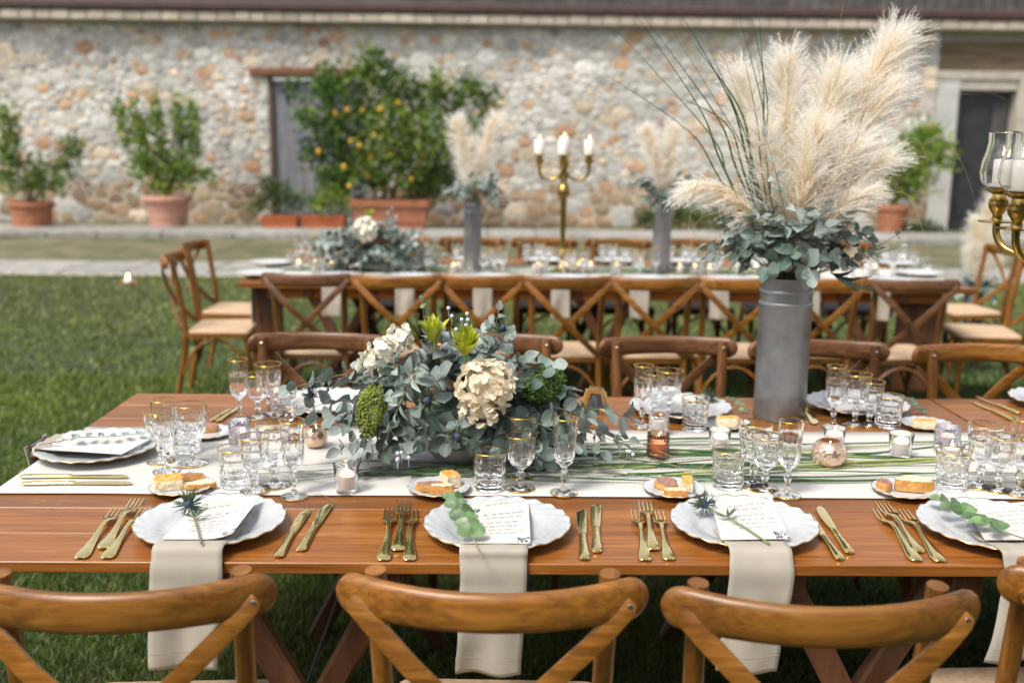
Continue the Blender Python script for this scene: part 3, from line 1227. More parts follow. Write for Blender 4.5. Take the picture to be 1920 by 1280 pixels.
def make_glass(kind, label):
    t = thing(kind, label, 'glass')
    rim, foot = None, None
    n = 48
    if kind == 'champagne_flute':
        H = .172
        out = [(.0305, 0), (.031, .0015), (.026, .004), (.012, .008), (.0062, .014), (.0048, .022), (.0065, .034), (.0098, .042), (.0066, .050), (.0052, .056), (.010, .064), (.019, .072), (.0232, .084), (.0248, .105), (.0252, .128), (.0262, .131), (.0262, .15), (.0268, H)]
        inn = [(.0252, H), (.0246, .15), (.0242, .131), (.0222, .105), (.0196, .086), (.013, .078), (.001, .075)]
        rf = facet(10, .085, .066, .133)
        rim, foot = (.0268, H), .031
    elif kind == 'water_goblet':
        H = .146
        out = [(.035, 0), (.0355, .0015), (.029, .004), (.012, .0085), (.0068, .015), (.0058, .022), (.0086, .032), (.0115, .038), (.0075, .046), (.0062, .051), (.014, .058), (.026, .067), (.0318, .082), (.0335, .098), (.0345, .112), (.0365, .118), (.0368, .13), (.0378, H)]
        inn = [(.0362, H), (.035, .128), (.0335, .114), (.031, .098), (.028, .083), (.02, .072), (.001, .066)]
        rf = facet(10, .085, .058, .120)
        rim, foot = (.0378, H), .0355
    elif kind == 'wine_goblet':
        H = .125
        out = [(.0325, 0), (.033, .0015), (.027, .004), (.011, .008), (.0065, .014), (.0058, .019), (.0085, .028), (.011, .033), (.0072, .040), (.0062, .045), (.013, .051), (.0235, .059), (.0288, .071), (.0305, .086), (.0312, .096), (.033, .101), (.0334, .112), (.0343, H)]
        inn = [(.0328, H), (.0318, .11), (.0303, .098), (.028, .085), (.0252, .072), (.018, .063), (.001, .058)]
        rf = facet(10, .085, .051, .103)
        rim, foot = (.0343, H), .033
    else:                                     # old fashioned tumbler
        H = .088
        out = [(.031, 0), (.0335, .002), (.0345, .012), (.0348, .014), (.0352, .036), (.0352, .038), (.0358, .062), (.0372, .067), (.0374, .076), (.038, H)]
        inn = [(.0362, H), (.0352, .075), (.0335, .064), (.032, .04), (.030, .022), (.02, .0165), (.001, .0155)]

        def rf(a, i, r, z):
            w = 2*PI/9
            if .005 < z < .066:
                off = 0 if z < .037 else w/2
                d = ((a+off) % w)/w*2-1
                zz = (z-.005)/.032 if z < .037 else (z-.037)/.029
                k = math.sqrt(max(0, math.sin(PI*min(1, max(0, zz)))))
                return 1-.095*k*(1-d*d)
            return 1
    # finer vertical steps so that the cut panels keep their edge
    fine = []
    for i in range(len(out)-1):
        (r0, z0), (r1, z1) = out[i], out[i+1]
        m = 3 if kind == 'tumbler' else 2
        for k in range(m):
            fine.append((lerp(r0, r1, k/m), lerp(z0, z1, k/m)))
    fine.append(out[-1])
    if kind != 'tumbler':
        n = 60
    else:
        n = 54
    b = MB()
    no = len(fine)
    prof = fine+inn
    b.lathe(prof, n, lambda a, i, r, z: rf(a, i, r, z) if i < no else 1)
    b.build('bowl', M_['glass'], t, 40)
    if rim is None:
        rim = (.038, H)
    b = MB()
    rr = rim[0]
    b.lathe([(rr-.0019, H-.0002), (rr+.0004, H+.0006), (rr+.0005, H-.0008), (rr+.0003, H-.0018)], n, cap0=False, cap1=False)
    b.build('gold_rim', M_['goldrim'], t, 180)
    if foot:
        b = MB()
        b.lathe([(foot-.0004, .0001), (foot+.0005, .0009), (foot-.0006, .0024)], n, cap0=False, cap1=False)
        b.build('foot_rim', M_['goldrim'], t, 180)
    return t


TAIL = {
    'A': 'behind the plate with the upright thistle sprig',
    'B': 'behind the plate facing the cream hydrangea',
    'C': 'behind the plate with a thistle laid across its card',
    'D': 'behind the eucalyptus plate near the right edge',
    'E': 'serving the place at the left end of the table',
    'F': 'serving the far side place left of the flower bowl',
    'G': 'serving the far side place between flowers and grey vase',
    'H': 'serving the far side place right of the grey vase',
}
GNAME = {'champagne_flute': 'gold rimmed cut glass flute', 'water_goblet': 'large gold rimmed cut glass goblet', 'wine_goblet': 'small gold rimmed cut glass goblet', 'tumbler': 'squat gold rimmed cut glass tumbler'}
gl = {
    'A': [('tumbler', 443, 911), ('wine_goblet', 479, 921), ('water_goblet', 515, 911), ('champagne_flute', 552, 932)],
    'B': [('tumbler', 918, 917), ('wine_goblet', 976, 917), ('water_goblet', 976, 893), ('champagne_flute', 1057, 925)],
    'C': [('tumbler', 1364, 913), ('wine_goblet', 1433, 919), ('water_goblet', 1411, 910), ('champagne_flute', 1475, 930)],
    'D': [('tumbler', 1782, 916), ('wine_goblet', 1870, 919), ('water_goblet', 1837, 912), ('champagne_flute', 1907, 926)],
    'E': [('tumbler', 352, 846), ('wine_goblet', 302, 866), ('water_goblet', 362, 870), ('champagne_flute', 312, 885)],
    'F': [('tumbler', 532, 786), ('wine_goblet', 484, 784), ('water_goblet', 506, 777), ('champagne_flute', 450, 788)],
    'G': [('tumbler', 1302, 805), ('wine_goblet', 1226, 780), ('water_goblet', 1252, 790), ('champagne_flute', 1203, 800)],
    'H': [('tumbler', 1664, 800), ('wine_goblet', 1629, 797), ('water_goblet', 1602, 797), ('champagne_flute', 1561, 801)],
}
GP = {}
for key, lst in gl.items():
    for kind, px, py in lst:
        p = at(px, py, z=TZ)
        zz = RT if RY0 < p.y < RY1 else TZ
        p = at(px, py, z=zz)
        loc = (p.x, p.y, zz+.0016)
        lab = GNAME[kind]+' '+TAIL[key]
        if kind not in GP:
            GP[kind] = make_glass(kind, lab)
            GP[kind].location = loc
        else:
            dup(GP[kind], loc, rng.uniform(0, 3), lab)

# ================================================================== PLATES
def make_plate(name, label, rad, nl, cat='plate'):
    t = thing(name, label, cat)
    n = nl*8
    # upper surface rises from the well to a swirled, scalloped rim
    prof = [(0, .0065), (.30, .0065), (.56, .0068), (.63, .0085), (.68, .013), (.74, .0165), (.82, .0190), (.90, .0215), (.96, .0232), (1.0, .0240)]
    under = [(.985, .0222), (.90, .0192), (.74, .0135), (.64, .005), (.60, .0), (.55, .0), (0, .001)]
    sc_ = rad/.149

    def pt(fr, z, j, top):
        a = 2*PI*j/n
        sw = a+max(0, fr-.62)*1.5
        w = math.cos(nl*sw)
        k = max(0, min(1, (fr-.62)/.2))
        zz = z*sc_
        rr = fr*rad
        if top:
            zz += .0019*k*w*sc_
        rr *= 1+.013*max(0, (fr-.85)/.15)*abs(math.cos(nl*sw/2))
        return (rr*math.cos(a), rr*math.sin(a), zz)
    b = MB()
    allp = [(f, z, True) for f, z in prof[1:]]+[(f, z, False) for f, z in under[:-1]]
    b.v.append((0, 0, prof[0][1]*sc_))
    for (f, z, tp) in allp:
        for j in range(n):
            b.v.append(pt(f, z, j, tp))
    for j in range(n):
        b.f.append((0, 1+j, 1+(j+1) % n))
    m = len(allp)
    for i in range(m-1):
        for j in range(n):
            a0, a1 = 1+i*n+j, 1+i*n+(j+1) % n
            b.f.append((a0, a0+n, a1+n, a1))
    k = len(b.v)
    b.v.append((0, 0, .001))
    for j in range(n):
        b.f.append((k, 1+(m-1)*n+(j+1) % n, 1+(m-1)*n+j))
    b.build('dish', M_['porcelain'], t, 60)
    e = MB()
    for (f, dz) in ((.992, .0246), (1.0055, .0242), (1.004, .0226), (.99, .0218)):
        for j in range(n):
            e.v.append(pt(f, dz, j, True))
    for i in range(3):
        for j in range(n):
            e.f.append((i*n+j, (i+1)*n+j, (i+1)*n+(j+1) % n, i*n+(j+1) % n))
    e.build('gilt_edge', M_['platerim'], t, 180)
    return t


PL = {'A': (395, 977), 'B': (932, 982), 'C': (1394, 980), 'D': (1863, 985), 'E': (183, 840), 'F': (612, 752), 'G': (1275, 762), 'H': (1607, 757), 'I': (1990, 750)}
PLAB = {
    'A': 'scalloped white plate holding an upright thistle and tilted menu card',
    'B': 'scalloped white plate facing the hydrangea with eucalyptus beside the menu',
    'C': 'scalloped white plate with a thistle lying across its menu card',
    'D': 'scalloped white plate cut by the right edge with eucalyptus on it',
    'E': 'white plate on the runner at the left end of the table',
    'F': 'white plate across the table behind the left eucalyptus spray',
    'G': 'white plate across the table with a dark thistle, left of the vase',
    'H': 'white plate across the table just right of the grey vase',
    'I': 'white plate across the table cut by the right picture edge'}
PRAD = .1455
plates = {}
pp = None
for k, (px, py) in PL.items():
    p = at(px, py, z=TZ+.018)
    zz = RT+.001 if k == 'E' else TZ
    loc = (p.x, p.y, zz+.0012)
    if pp is None:
        pp = make_plate('dinner_plate', PLAB[k], PRAD, 22)
        pp.location = loc
        plates[k] = pp
    else:
        plates[k] = dup(pp, loc, rng.uniform(0, 6), PLAB[k])
BPL = {'A': (340, 912), 'B': (823, 914), 'C': (1264, 916), 'D': (1695, 918), 'E': (388, 811), 'G': (1356, 794), 'H': (1737, 795)}
BLAB = {
    'A': 'small white bread plate with focaccia left of the front tumblers',
    'B': 'small white bread plate with three bread pieces under the flowers',
    'C': 'small white bread plate with a round rye slice and focaccia finger',
    'D': 'small white bread plate with a thick crusty slice near right edge',
    'E': 'small white bread plate with one rye slice behind the left goblets',
    'G': 'small bread plate with focaccia across the table before the vase',
    'H': 'small bread plate with focaccia across the table near the seam'}
bplates = {}
bp_ = None
for k, (px, py) in BPL.items():
    p = at(px, py, z=TZ+.012)
    loc = (p.x, p.y, (RT if p.y > RY0-.04 else TZ)+.0018)
    if bp_ is None:
        bp_ = make_plate('bread_plate', BLAB[k], .0685, 16)
        bp_.location = loc
        bplates[k] = bp_
    else:
        bplates[k] = dup(bp_, loc, rng.uniform(0, 6), BLAB[k])

# ------------------------------------------------------------------ bread


def outline(kind, a, b_, r):
    pts = []
    n = 18
    for i in range(n):
        t = 2*PI*i/n
        c_, s_ = math.cos(t), math.sin(t)
        if kind == 'box':
            c_, s_ = math.copysign(abs(c_)**.35, c_), math.copysign(abs(s_)**.35, s_)
        elif kind == 'half':
            s_ = s_ if s_ > 0 else s_*.35
        k_ = r.uniform(.86, 1.10)
        pts.append((a*c_*k_, b_*s_*k_))
    return pts


def bread(name, label, loc, rz, kind, a, b_, th, crumb, crust, tilt=0.0, top='crumb'):
    r = random.Random(hash(label) % 9999 if False else sum(ord(ch) for ch in label))
    t = thing(name, label, 'bread', loc, rz)
    pts = outline(kind, a, b_, r)
    n = len(pts)
    Mx = Matrix.Rotation(tilt, 4, 'X')
    up, side = MB(), MB()
    rings = []
    for (k, z) in ((1.0, 0), (1.03, th*.3), (1.02, th*.8), (.97, th)):
        rings.append([(x*k, y*k, z+(.0015*r.uniform(-1, 1) if z > 0 else 0)) for x, y in pts])
    vv = [q for rg in rings for q in rg]
    ff = [(i*n+j, i*n+(j+1) % n, (i+1)*n+(j+1) % n, (i+1)*n+j) for i in range(3) for j in range(n)]
    ff.append(tuple(range(n-1, -1, -1)))
    side.add(vv, ff, Mx)
    inner = [rings[3]]
    for k in (.86, .55, .25):
        inner.append([(x*k, y*k, th+.0004+.0034*mnoise.noise((x*k*130, y*k*130, len(label)))) for x, y in pts])
    vv = [q for rg in inner for q in rg]+[(0, 0, th)]
    ff = [(i*n+j, i*n+(j+1) % n, (i+1)*n+(j+1) % n, (i+1)*n+j) for i in range(3) for j in range(n)]
    ff += [(3*n+j, 3*n+(j+1) % n, 4*n) for j in range(n)]
    up.add(vv, ff, Mx)
    if top == 'crust':                        # focaccia: baked top, crumb at the cut sides
        up.build('crust', M_[crust], t, 60)
        side.build('crumb', M_[crumb], t, 50)
    else:
        up.build('crumb', M_[crumb], t, 60)
        side.build('crust', M_[crust], t, 50)
    return t


def on_bp(k, px, py, dz=.006):
    p = at(px, py, z=TZ+.012)
    return (p.x, p.y, bplates[k].location.z+dz)


bread('focaccia_piece', 'torn golden focaccia wedge on the bread plate left of front tumblers', on_bp('A', 316, 912), R(20), 'box', .031, .023, .022, 'crumb', 'foc', R(5), 'crust')
bread('bread_slice', 'white bread slice leaning beside the torn focaccia wedge', on_bp('A', 374, 914), R(12), 'half', .034, .022, .011, 'crumb', 'crust')
bread('bread_slice', 'brown rye slice behind the torn focaccia wedge', on_bp('A', 358, 899), R(4), 'half', .030, .016, .013, 'brown_crumb', 'crust')
bread('bread_slice', 'oval brown rye slice on the bread plate under the flowers', on_bp('B', 806, 917), R(14), 'round', .030, .015, .015, 'brown_crumb', 'crust')
bread('bread_slice', 'white baguette slice at the front of bread plate under flowers', on_bp('B', 828, 925), R(2), 'half', .028, .014, .020, 'crumb', 'crust')
bread('focaccia_piece', 'golden focaccia corner standing behind the white baguette slice', on_bp('B', 843, 908), R(-60), 'box', .024, .017, .028, 'crumb', 'foc', 0, 'crust')
bread('bread_slice', 'round brown rye slice beside the upright focaccia finger', on_bp('C', 1247, 911), R(20), 'round', .026, .023, .013, 'brown_crumb', 'crust', R(12))
bread('bread_slice', 'white bread heel lying in front of the round rye slice', on_bp('C', 1266, 930), R(-6), 'box', .024, .010, .017, 'crumb', 'crust')
bread('focaccia_piece', 'golden focaccia finger on the plate with round rye slice', on_bp('C', 1288, 914), R(80), 'box', .030, .013, .020, 'crumb', 'foc', 0, 'crust')
bread('bread_slice', 'small brown rye slice beside the thick crusty slice', on_bp('D', 1657, 915), R(60), 'round', .020, .018, .017, 'brown_crumb', 'crust', R(8))
bread('bread_slice', 'thick white slice with orange crust at the right bread plate', on_bp('D', 1713, 919), R(-10), 'half', .040, .028, .026, 'crumb', 'crust', R(4))
bread('bread_slice', 'brown rye slice on bread plate behind the left goblets', on_bp('E', 395, 806), R(20), 'round', .022, .018, .015, 'brown_crumb', 'crust', R(14))
bread('focaccia_piece', 'pale focaccia block on bread plate before the grey vase', on_bp('G', 1364, 797), R(-6), 'box', .030, .017, .024, 'crumb', 'foc', 0, 'crust')
bread('focaccia_piece', 'pale focaccia block on bread plate near the table seam', on_bp('H', 1733, 801), R(-4), 'box', .030, .017, .022, 'crumb', 'foc', 0, 'crust')

# ================================================================== CUTLERY


def make_fork(label):
    t = tag(None or bpy.data.objects.new('fork', None), label, 'fork')
    C.objects.link(t)
    b = MB()                                   # 1 unit = 200 mm, end at the origin, tines along +Y
    st = [(0, .006, .0012), (.003, .0098, .0026), (.012, .0112, .0036), (.03, .0095, .0037), (.05, .0070, .0034), (.075, .0048, .003), (.10, .0038, .0028), (.118, .0038, .0028), (.128, .0058, .0026), (.135, .0105, .0020), (.142, .0122, .0016), (.148, .0124, .0014)]
    zf = lambda y: .0035+.0085*math.exp(-((y-.112)/.034)**2)+.0004
    b.loft([((0, y, zf(y)), w, th) for y, w, th in st], (0, 0, 1), 14, 1.0)
    b.build('handle', M_['gold'], t, 60)
    b = MB()
    for k in range(4):
        x = (-1.5+k)*.0068
        s2 = [(.146, .0018, .0013), (.16, .0015, .0011), (.18, .0013, .0010), (.193, .0010, .0008), (.199, .0004, .0004)]
        b.loft([((x, y, zf(y)-.0015+.003*((y-.146)/.053)**2), w, th) for y, w, th in s2], (0, 0, 1), 6, .8)
    b.build('tines', M_['gold'], t, 60)
    b = MB()                                   # stamped ornament at the end of the handle
    b.loft([((0, .008, .0063), .0022, .0006), ((0, .013, .0070), .0058, .0010), ((0, .018, .0070), .0018, .0007)], (0, 0, 1), 8)
    b.build('ornament', M_['gold'], t, 60)
    return t


def make_knife(label):
    t = tag(bpy.data.objects.new('table_knife', None), label, 'knife')
    C.objects.link(t)
    b = MB()
    st = [(0, .006, .002), (.004, .0092, .0036), (.012, .0098, .0042), (.03, .0088, .0045), (.06, .0072, .0042), (.082, .0062, .0040), (.088, .0070, .0046), (.093, .0064, .0042), (.097, .0060, .002)]
    b.loft([((0, y, .0048), w*.92, th) for y, w, th in st], (0, 0, 1), 14, 1.0)
    b.build('handle', M_['gold'], t, 60)
    b = MB()
    st = [(.095, 0, .0058, .0011), (.105, -.0004, .0074, .0010), (.13, -.0006, .0086, .0009), (.16, -.0004, .0092, .0008), (.182, .0006, .0090, .0008), (.193, .0024, .0066, .0007), (.200, .005, .002, .0005)]
    b.loft([((x, y, .0042), w, th) for y, x, w, th in st], (0, 0, 1), 10, .6)
    b.build('blade', M_['gold'], t, 60)
    b = MB()
    b.loft([((0, .012, .0089), .0012, .0006), ((0, .06, .0088), .0009, .0006)], (0, 0, 1), 6)
    b.build('ridge', M_['gold'], t, 60)
    return t


def lay(o, tip, end, z, width=1.0):
    a, e = at(*end, z=z+.004), at(*tip, z=z+.004)
    d = e-a
    L = d.length/.2
    o.location = (a.x, a.y, z+.0006)
    o.rotation_euler = (0, 0, math.atan2(-d.x, d.y))
    o.scale = (lerp(1, L, .7)*width, L, 1)


FK = [('A', (226, 948), (150, 1046), 'gold fork farthest from the upright thistle plate'), ('A', (259, 934), (193, 1027), 'gold fork set highest in the left group of three'),
      ('A', (272, 949), (199, 1046), 'gold fork tucked against the upright thistle plate'),
      ('B', (735, 951), (719, 1050), 'gold fork farthest from the plate facing the hydrangea'), ('B', (757, 937), (746, 1031), 'gold fork set highest left of the plate facing the hydrangea'),
      ('B', (771, 953), (768, 1050), 'gold fork nearest the plate facing the hydrangea'),
      ('C', (1194, 955), (1210, 1050), 'gold fork farthest from the plate with lying thistle'), ('C', (1208, 939), (1226, 1030), 'gold fork set highest left of the lying thistle plate'),
      ('C', (1231, 956), (1255, 1049), 'gold fork nearest the plate with lying thistle'),
      ('D', (1646, 953), (1720, 1051), 'gold fork crossing in front at the right edge setting'), ('D', (1652, 941), (1724, 1034), 'gold fork set highest at the right edge setting'),
      ('D', (1688, 953), (1764, 1052), 'gold fork nearest the right edge eucalyptus plate')]
fp = None
for k, tip, end, lab in FK:
    if fp is None:
        f = fp = make_fork(lab)
    else:
        f = copy_tree(fp)
        f['label'] = lab
    f['group'] = 'gold forks on the front table'
    up_ = .0016 if 'highest' in lab else 0
    lay(f, tip, end, TZ+up_)
KN = [('A', (575, 955), (521, 1044), TZ, 'gold knife nearer the upright thistle plate'), ('A', (617, 944), (563, 1032), TZ, 'gold knife farther right of the upright thistle plate'),
      ('B', (1089, 955), (1096, 1049), TZ, 'gold knife nearer the plate facing the hydrangea'), ('B', (1117, 945), (1119, 1035), TZ, 'gold knife farther right of the plate facing the hydrangea'),
      ('C', (1512, 962), (1576, 1049), TZ, 'gold knife tucked under the plate with lying thistle'), ('C', (1533, 949), (1594, 1037), TZ, 'gold knife farther right of the lying thistle plate'),
      ('E', (242, 893), (38, 893), RT+.001, 'gold knife nearer the plate at the table left end'), ('E', (249, 905), (42, 906), RT+.001, 'gold knife farther from the plate at the table left end'),
      ('I', (1828, 742), (1912, 775), TZ, 'gold knife right of the seam, farther of the pair'), ('I', (1822, 751), (1900, 787), TZ, 'gold knife right of the seam, nearer of the pair'),
      ('F', (452, 760), (408, 790), TZ, 'dark reflecting knife across the table left of the far flute'), ('F', (430, 766), (396, 789), TZ, 'dark reflecting knife outermost at the far left place'),
      ('H', (1530, 795), (1500, 748), TZ, 'gold knife half hidden behind the grey vase')]
kp = None
for k, tip, end, z, lab in KN:
    if kp is None:
        f = kp = make_knife(lab)
    else:
        f = copy_tree(kp)
        f['label'] = lab
    f['group'] = 'gold knives on the front table'
    lay(f, tip, end, z)

# ================================================================== NAPKINS AND CARDS


def napkin(label, xc, w, zbot, seed, slant=0.0, y0=None, ytop=None, group='linen napkins hanging from the front table', ysurf=TF, zt=TZ, rimz=.0265, nv=46):
    """folded linen running from the plate over the table edge and down"""
    path = []
    py = ytop
    path.append((py, zt+.0105))
    prim = y0
    path.append((lerp(py, prim, .35), zt+.0125))
    path.append((lerp(py, prim, .75), zt+.0225))
    path.append((prim, zt+rimz))
    path.append((prim-.012, zt+rimz-.002))
    path.append((lerp(prim-.012, ysurf, .35), zt+rimz*.86))
    path.append((lerp(prim-.012, ysurf, .72), zt+rimz*.58))
    path.append((ysurf-.003, zt+.0065))
    path.append((ysurf-.0085, zt-.004))
    path.append((ysurf-.0105, zt-.018))
    path.append((ysurf-.0105, zt-.04))
    d = zt-.04-zbot
    for k in range(1, 9):
        path.append((ysurf-.0105-.008*math.sin(k/8*2.2), zt-.04-d*k/8))
    # even resampling
    P = [Vector((0, a, b)) for a, b in path]
    ln = [0]
    for i in range(len(P)-1):
        ln.append(ln[-1]+(P[i+1]-P[i]).length)
    b = MB()
    nu = 12
    zs = []
    for i in range(nv+1):
        s = ln[-1]*i/nv
        k = max(j for j in range(len(ln)) if ln[j] <= s+1e-9)
        k = min(k, len(P)-2)
        t = (s-ln[k])/(ln[k+1]-ln[k])
        q = P[k].lerp(P[k+1], t)
        hang = max(0, (zt-.02-q.z)/max(.05, zt-zbot))
        for j in range(nu+1):
            u = j/nu-.5
            wv = 1+.03*mnoise.noise((seed, i*.09, 0))-.02*hang
            x = xc+u*w*wv+slant*hang+.003*mnoise.noise((seed*2, i*.13, u))
            yy = q.y+(0.009*math.sin(u*7+seed*1.7)*hang+.011*mnoise.noise((u*2.2, i*.07, seed)))*min(1, hang*3)
            b.v.append((x, yy, q.z+(.0012*mnoise.noise((u*5, i*.2, seed+3)) if hang <= 0 else 0)))
        zs.append(q.z)
    m = nu+1
    for i in range(nv):
        for j in range(nu):
            a = i*m+j
            b.f.append((a, a+m, a+m+1, a+1))
    t = thing('napkin', label, 'napkin', (0, 0, 0), 0, group)
    o = b.build('cloth', M_['napkin'], t, 180)
    so_ = o.modifiers.new('fold', 'SOLIDIFY')
    so_.thickness = .0024
    so_.offset = 1
    # hem: a stitched band above the lower edge
    h = MB()
    i0 = nv-4
    for i in (i0, i0+1):
        for j in range(nu+1):
            v = b.v[i*m+j] if i == i0 else tuple(lerp(Vector(b.v[i0*m+j]), Vector(b.v[(i0+1)*m+j]), .22))
            h.v.append((v[0], v[1]-.0026, v[2]))
    for j in range(nu):
        h.f.append((j, j+m, j+m+1, j+1))
    oh = h.build('hem_stitching', M_['napkin'], t, 180)
    s2 = oh.modifiers.new('thread', 'SOLIDIFY')
    s2.thickness = .0022
    return t


for k, (x0, x1, yb, sl, lab) in {
        'A': (281, 415, 1250, -.012, 'beige linen napkin hanging from the plate with upright thistle'),
        'B': (862, 989, 1262, -.010, 'beige linen napkin hanging from the plate facing the hydrangea'),
        'C': (1370, 1490, 1258, -.022, 'beige linen napkin hanging from the plate with lying thistle'),
        'D': (1886, 2010, 1240, -.03, 'beige linen napkin at the lower right corner behind a chair')}.items():
    a, b2 = at(x0, 1060, Y=TF-.01), at(x1, 1060, Y=TF-.01)
    pl = plates[k].location
    napkin(lab, (a.x+b2.x)/2, b2.x-a.x, at((x0+x1)/2, yb, Y=TF-.015).z, {'A': 1, 'B': 2, 'C': 3, 'D': 4}[k], sl, pl.y-PRAD-.001, pl.y-.02)


def scribble(b, P, u0, u1, v, h, r, slope=0.0):
    """a run of joined-up handwriting along the card"""
    u = u0
    path = []
    while u < u1:
        wl = r.uniform(.05, .13)
        n = max(3, int(wl/.012))
        seg = []
        for i in range(n*4):
            t = i/(n*4)
            tall = 1.0 if r.random() < .9 else 2.2
            seg.append((u+wl*t+.006*math.sin(t*n*2*PI), v+slope*(u-u0)+h*.5*math.sin(t*n*2*PI+.6)*tall))
        path.append(seg)
        u += wl+r.uniform(.015, .035)
    for seg in path:
        for i in range(len(seg)-1):
            a, c = Vector(P(*seg[i])), Vector(P(*seg[i+1]))
            d = c-a
            if d.length < 1e-6:
                continue
            nrm = Vector((-d.y, d.x, 0)).normalized()*r.uniform(.00010, .00026)
            k = len(b.v)
            b.v += [tuple(a-nrm), tuple(c-nrm), tuple(c+nrm), tuple(a+nrm)]
            b.f.append((k, k+1, k+2, k+3))


def sprigprint(b, P, cu, cv, su, sv, r, n=26):
    for _ in range(n):
        u, v = cu+r.uniform(-1, 1)*su, cv+r.uniform(-1, 1)*sv
        a = r.uniform(0, 2*PI)
        l, w = r.uniform(.018, .042), r.uniform(.006, .012)
        pts = [(-l, 0), (0, -w), (l, 0), (0, w)]
        k = len(b.v)
        for x, y in pts:
            b.v.append(tuple(P(u+x*math.cos(a)-y*math.sin(a), v+(x*math.sin(a)+y*math.cos(a))*1.1)))
        b.f.append((k, k+1, k+2, k+3))


def card(label, corners, z, mat='paper', seed=1, text=True, prints=((.90, .07, .10, .06), (.07, .93, .07, .06)), lines=None, curl=.0, name='menu_card', cat='card', dz=(0, 0, 0, 0)):
    """corners in photo pixels: near-left, near-right, far-right, far-left, at height z"""
    Q = [at(*c, z=z+d) for c, d in zip(corners, dz)]
    org = (Q[0]+Q[1]+Q[2]+Q[3])/4
    Q = [q-org for q in Q]
    t = thing(name, label, cat, org)

    def S(u, v):
        p = Q[0].lerp(Q[1], u).lerp(Q[3].lerp(Q[2], u), v)
        return p+Vector((0, 0, curl*4*(u-.5)**2*0+curl*max(0, u-.6)**2*6))
    b = MB()
    n = 8
    for top in (1, 0):
        for j in range(n+1):
            for i in range(n+1):
                p = S(i/n, j/n)
                b.v.append((p.x, p.y, p.z+(.0011 if top else 0)))
    m = n+1
    off = m*m
    for j in range(n):
        for i in range(n):
            a = j*m+i
            b.f.append((a, a+1, a+m+1, a+m))
            b.f.append((off+a, off+a+m, off+a+m+1, off+a+1))
    for i in range(n):
        for (a, c) in ((i, i+1), (n*m+i+1, n*m+i), ((i+1)*m, i*m), (i*m+n, (i+1)*m+n)):
            b.f.append((a, a+off, c+off, c))
    b.build('paper', M_[mat], t, 40)
    P = lambda u, v: tuple(S(u, v)+Vector((0, 0, .00135)))
    r = random.Random(seed)
    if text:
        b = MB()
        for (u0, u1, v, h) in (lines or ((.22, .86, .76, .05), (.30, .80, .66, .04), (.30, .72, .52, .04), (.26, .82, .42, .04), (.20, .86, .33, .03), (.30, .76, .24, .03))):
            scribble(b, P, u0, u1, v, h, r)
        b.build('lettering', M_['ink2'], t, 0)
    if prints:
        b = MB()
        for (cu, cv, su, sv) in prints:
            sprigprint(b, P, cu, cv, su, sv, r)
        b.build('printed_leaves', M_['ink'], t, 0)
    return t


CZ = TZ+.0235
card('white menu card slipped under the upright thistle on its plate', [(304, 1011), (436, 1011), (489, 941), (352, 962)], CZ, seed=3, curl=.012, dz=(.004, .004, 0, 0))
card('grey green name card behind the upright thistle menu', [(366, 968), (468, 950), (478, 926), (372, 936)], CZ-.005, 'paper2', 4, lines=((.3, .6, .35, .06),), prints=((.9, .7, .05, .12), (.10, .5, .10, .3)), name='place_card')
card('white menu card beside the upright eucalyptus facing the hydrangea', [(866, 1018), (995, 1019), (991, 942), (886, 956)], CZ, seed=5, dz=(.004, .004, 0, 0))
card('grey green name card showing above the menu facing the hydrangea', [(882, 962), (966, 952), (961, 930), (880, 940)], CZ-.005, 'paper2', 6, lines=((.35, .8, .45, .08),), prints=(), name='place_card')
card('white menu card tilted under the lying thistle stem', [(1352, 1012), (1482, 1010), (1443, 923), (1332, 938)], CZ, seed=7, dz=(.004, .004, 0, 0), prints=((.90, .07, .10, .06), (.03, .9, .04, .10)))
card('grey green name card peeking above the lying thistle menu', [(1338, 945), (1418, 935), (1401, 921), (1330, 924)], CZ-.005, 'paper2', 8, lines=((.3, .6, .4, .06),), prints=((.03, .6, .05, .35),), name='place_card')
card('white menu card at the right edge eucalyptus plate', [(1846, 1012), (1985, 1012), (1950, 938), (1812, 952)], CZ, seed=9, dz=(.004, .004, 0, 0), prints=((.9, .07, .1, .06),))
card('grey green name card on the right edge eucalyptus plate', [(1772, 952), (1850, 945), (1842, 932), (1768, 936)], CZ-.005, 'paper2', 10, text=False, prints=(), name='place_card')
card('white menu card on the plate at the table left end', [(76, 842), (228, 852), (292, 818), (132, 808)], RT+.030, seed=11, text=False, prints=((.10, .35, .10, .25),))
card('white menu card on the far plate behind left eucalyptus spray', [(560, 768), (660, 770), (640, 735), (548, 737)], CZ, seed=12, text=False, prints=None)
card('white menu card on the far plate with dark thistle', [(1225, 775), (1300, 772), (1306, 742), (1235, 745)], CZ, seed=13, text=False, prints=None)
card('white menu card on the far plate right of the vase', [(1560, 770), (1640, 770), (1630, 736), (1548, 742)], CZ, seed=14, text=False, prints=None)


# napkin folded on the end plate, running out over the end of the table
p = plates['E'].location
nt_ = thing('napkin', 'beige napkin under the card at the table left end, hanging over it', 'napkin', (p.x, p.y, p.z))
b = MB()
dx = p.x-TX0
path = [(.07, .024), (.0, .0225), (-.08, .024), (-.125, .0295), (-.15, .030), (-dx*.75-.04, .018), (-dx-.004, .0075), (-dx-.010, .000), (-dx-.012, -.03), (-dx-.013, -.07), (-dx-.012, -.11)]
path = sorted(set(path), key=lambda q: -q[0]+(-q[1]*.2 if q[0] < -dx else 0))
st = [(Vector((x, 0, z)), .062, .0022) for x, z in path]
b.loft(st, (0, 0.0, 1) if False else (0.3, 0, 1), 8, .4)
b.build('cloth', M_['napkin'], nt_, 60)

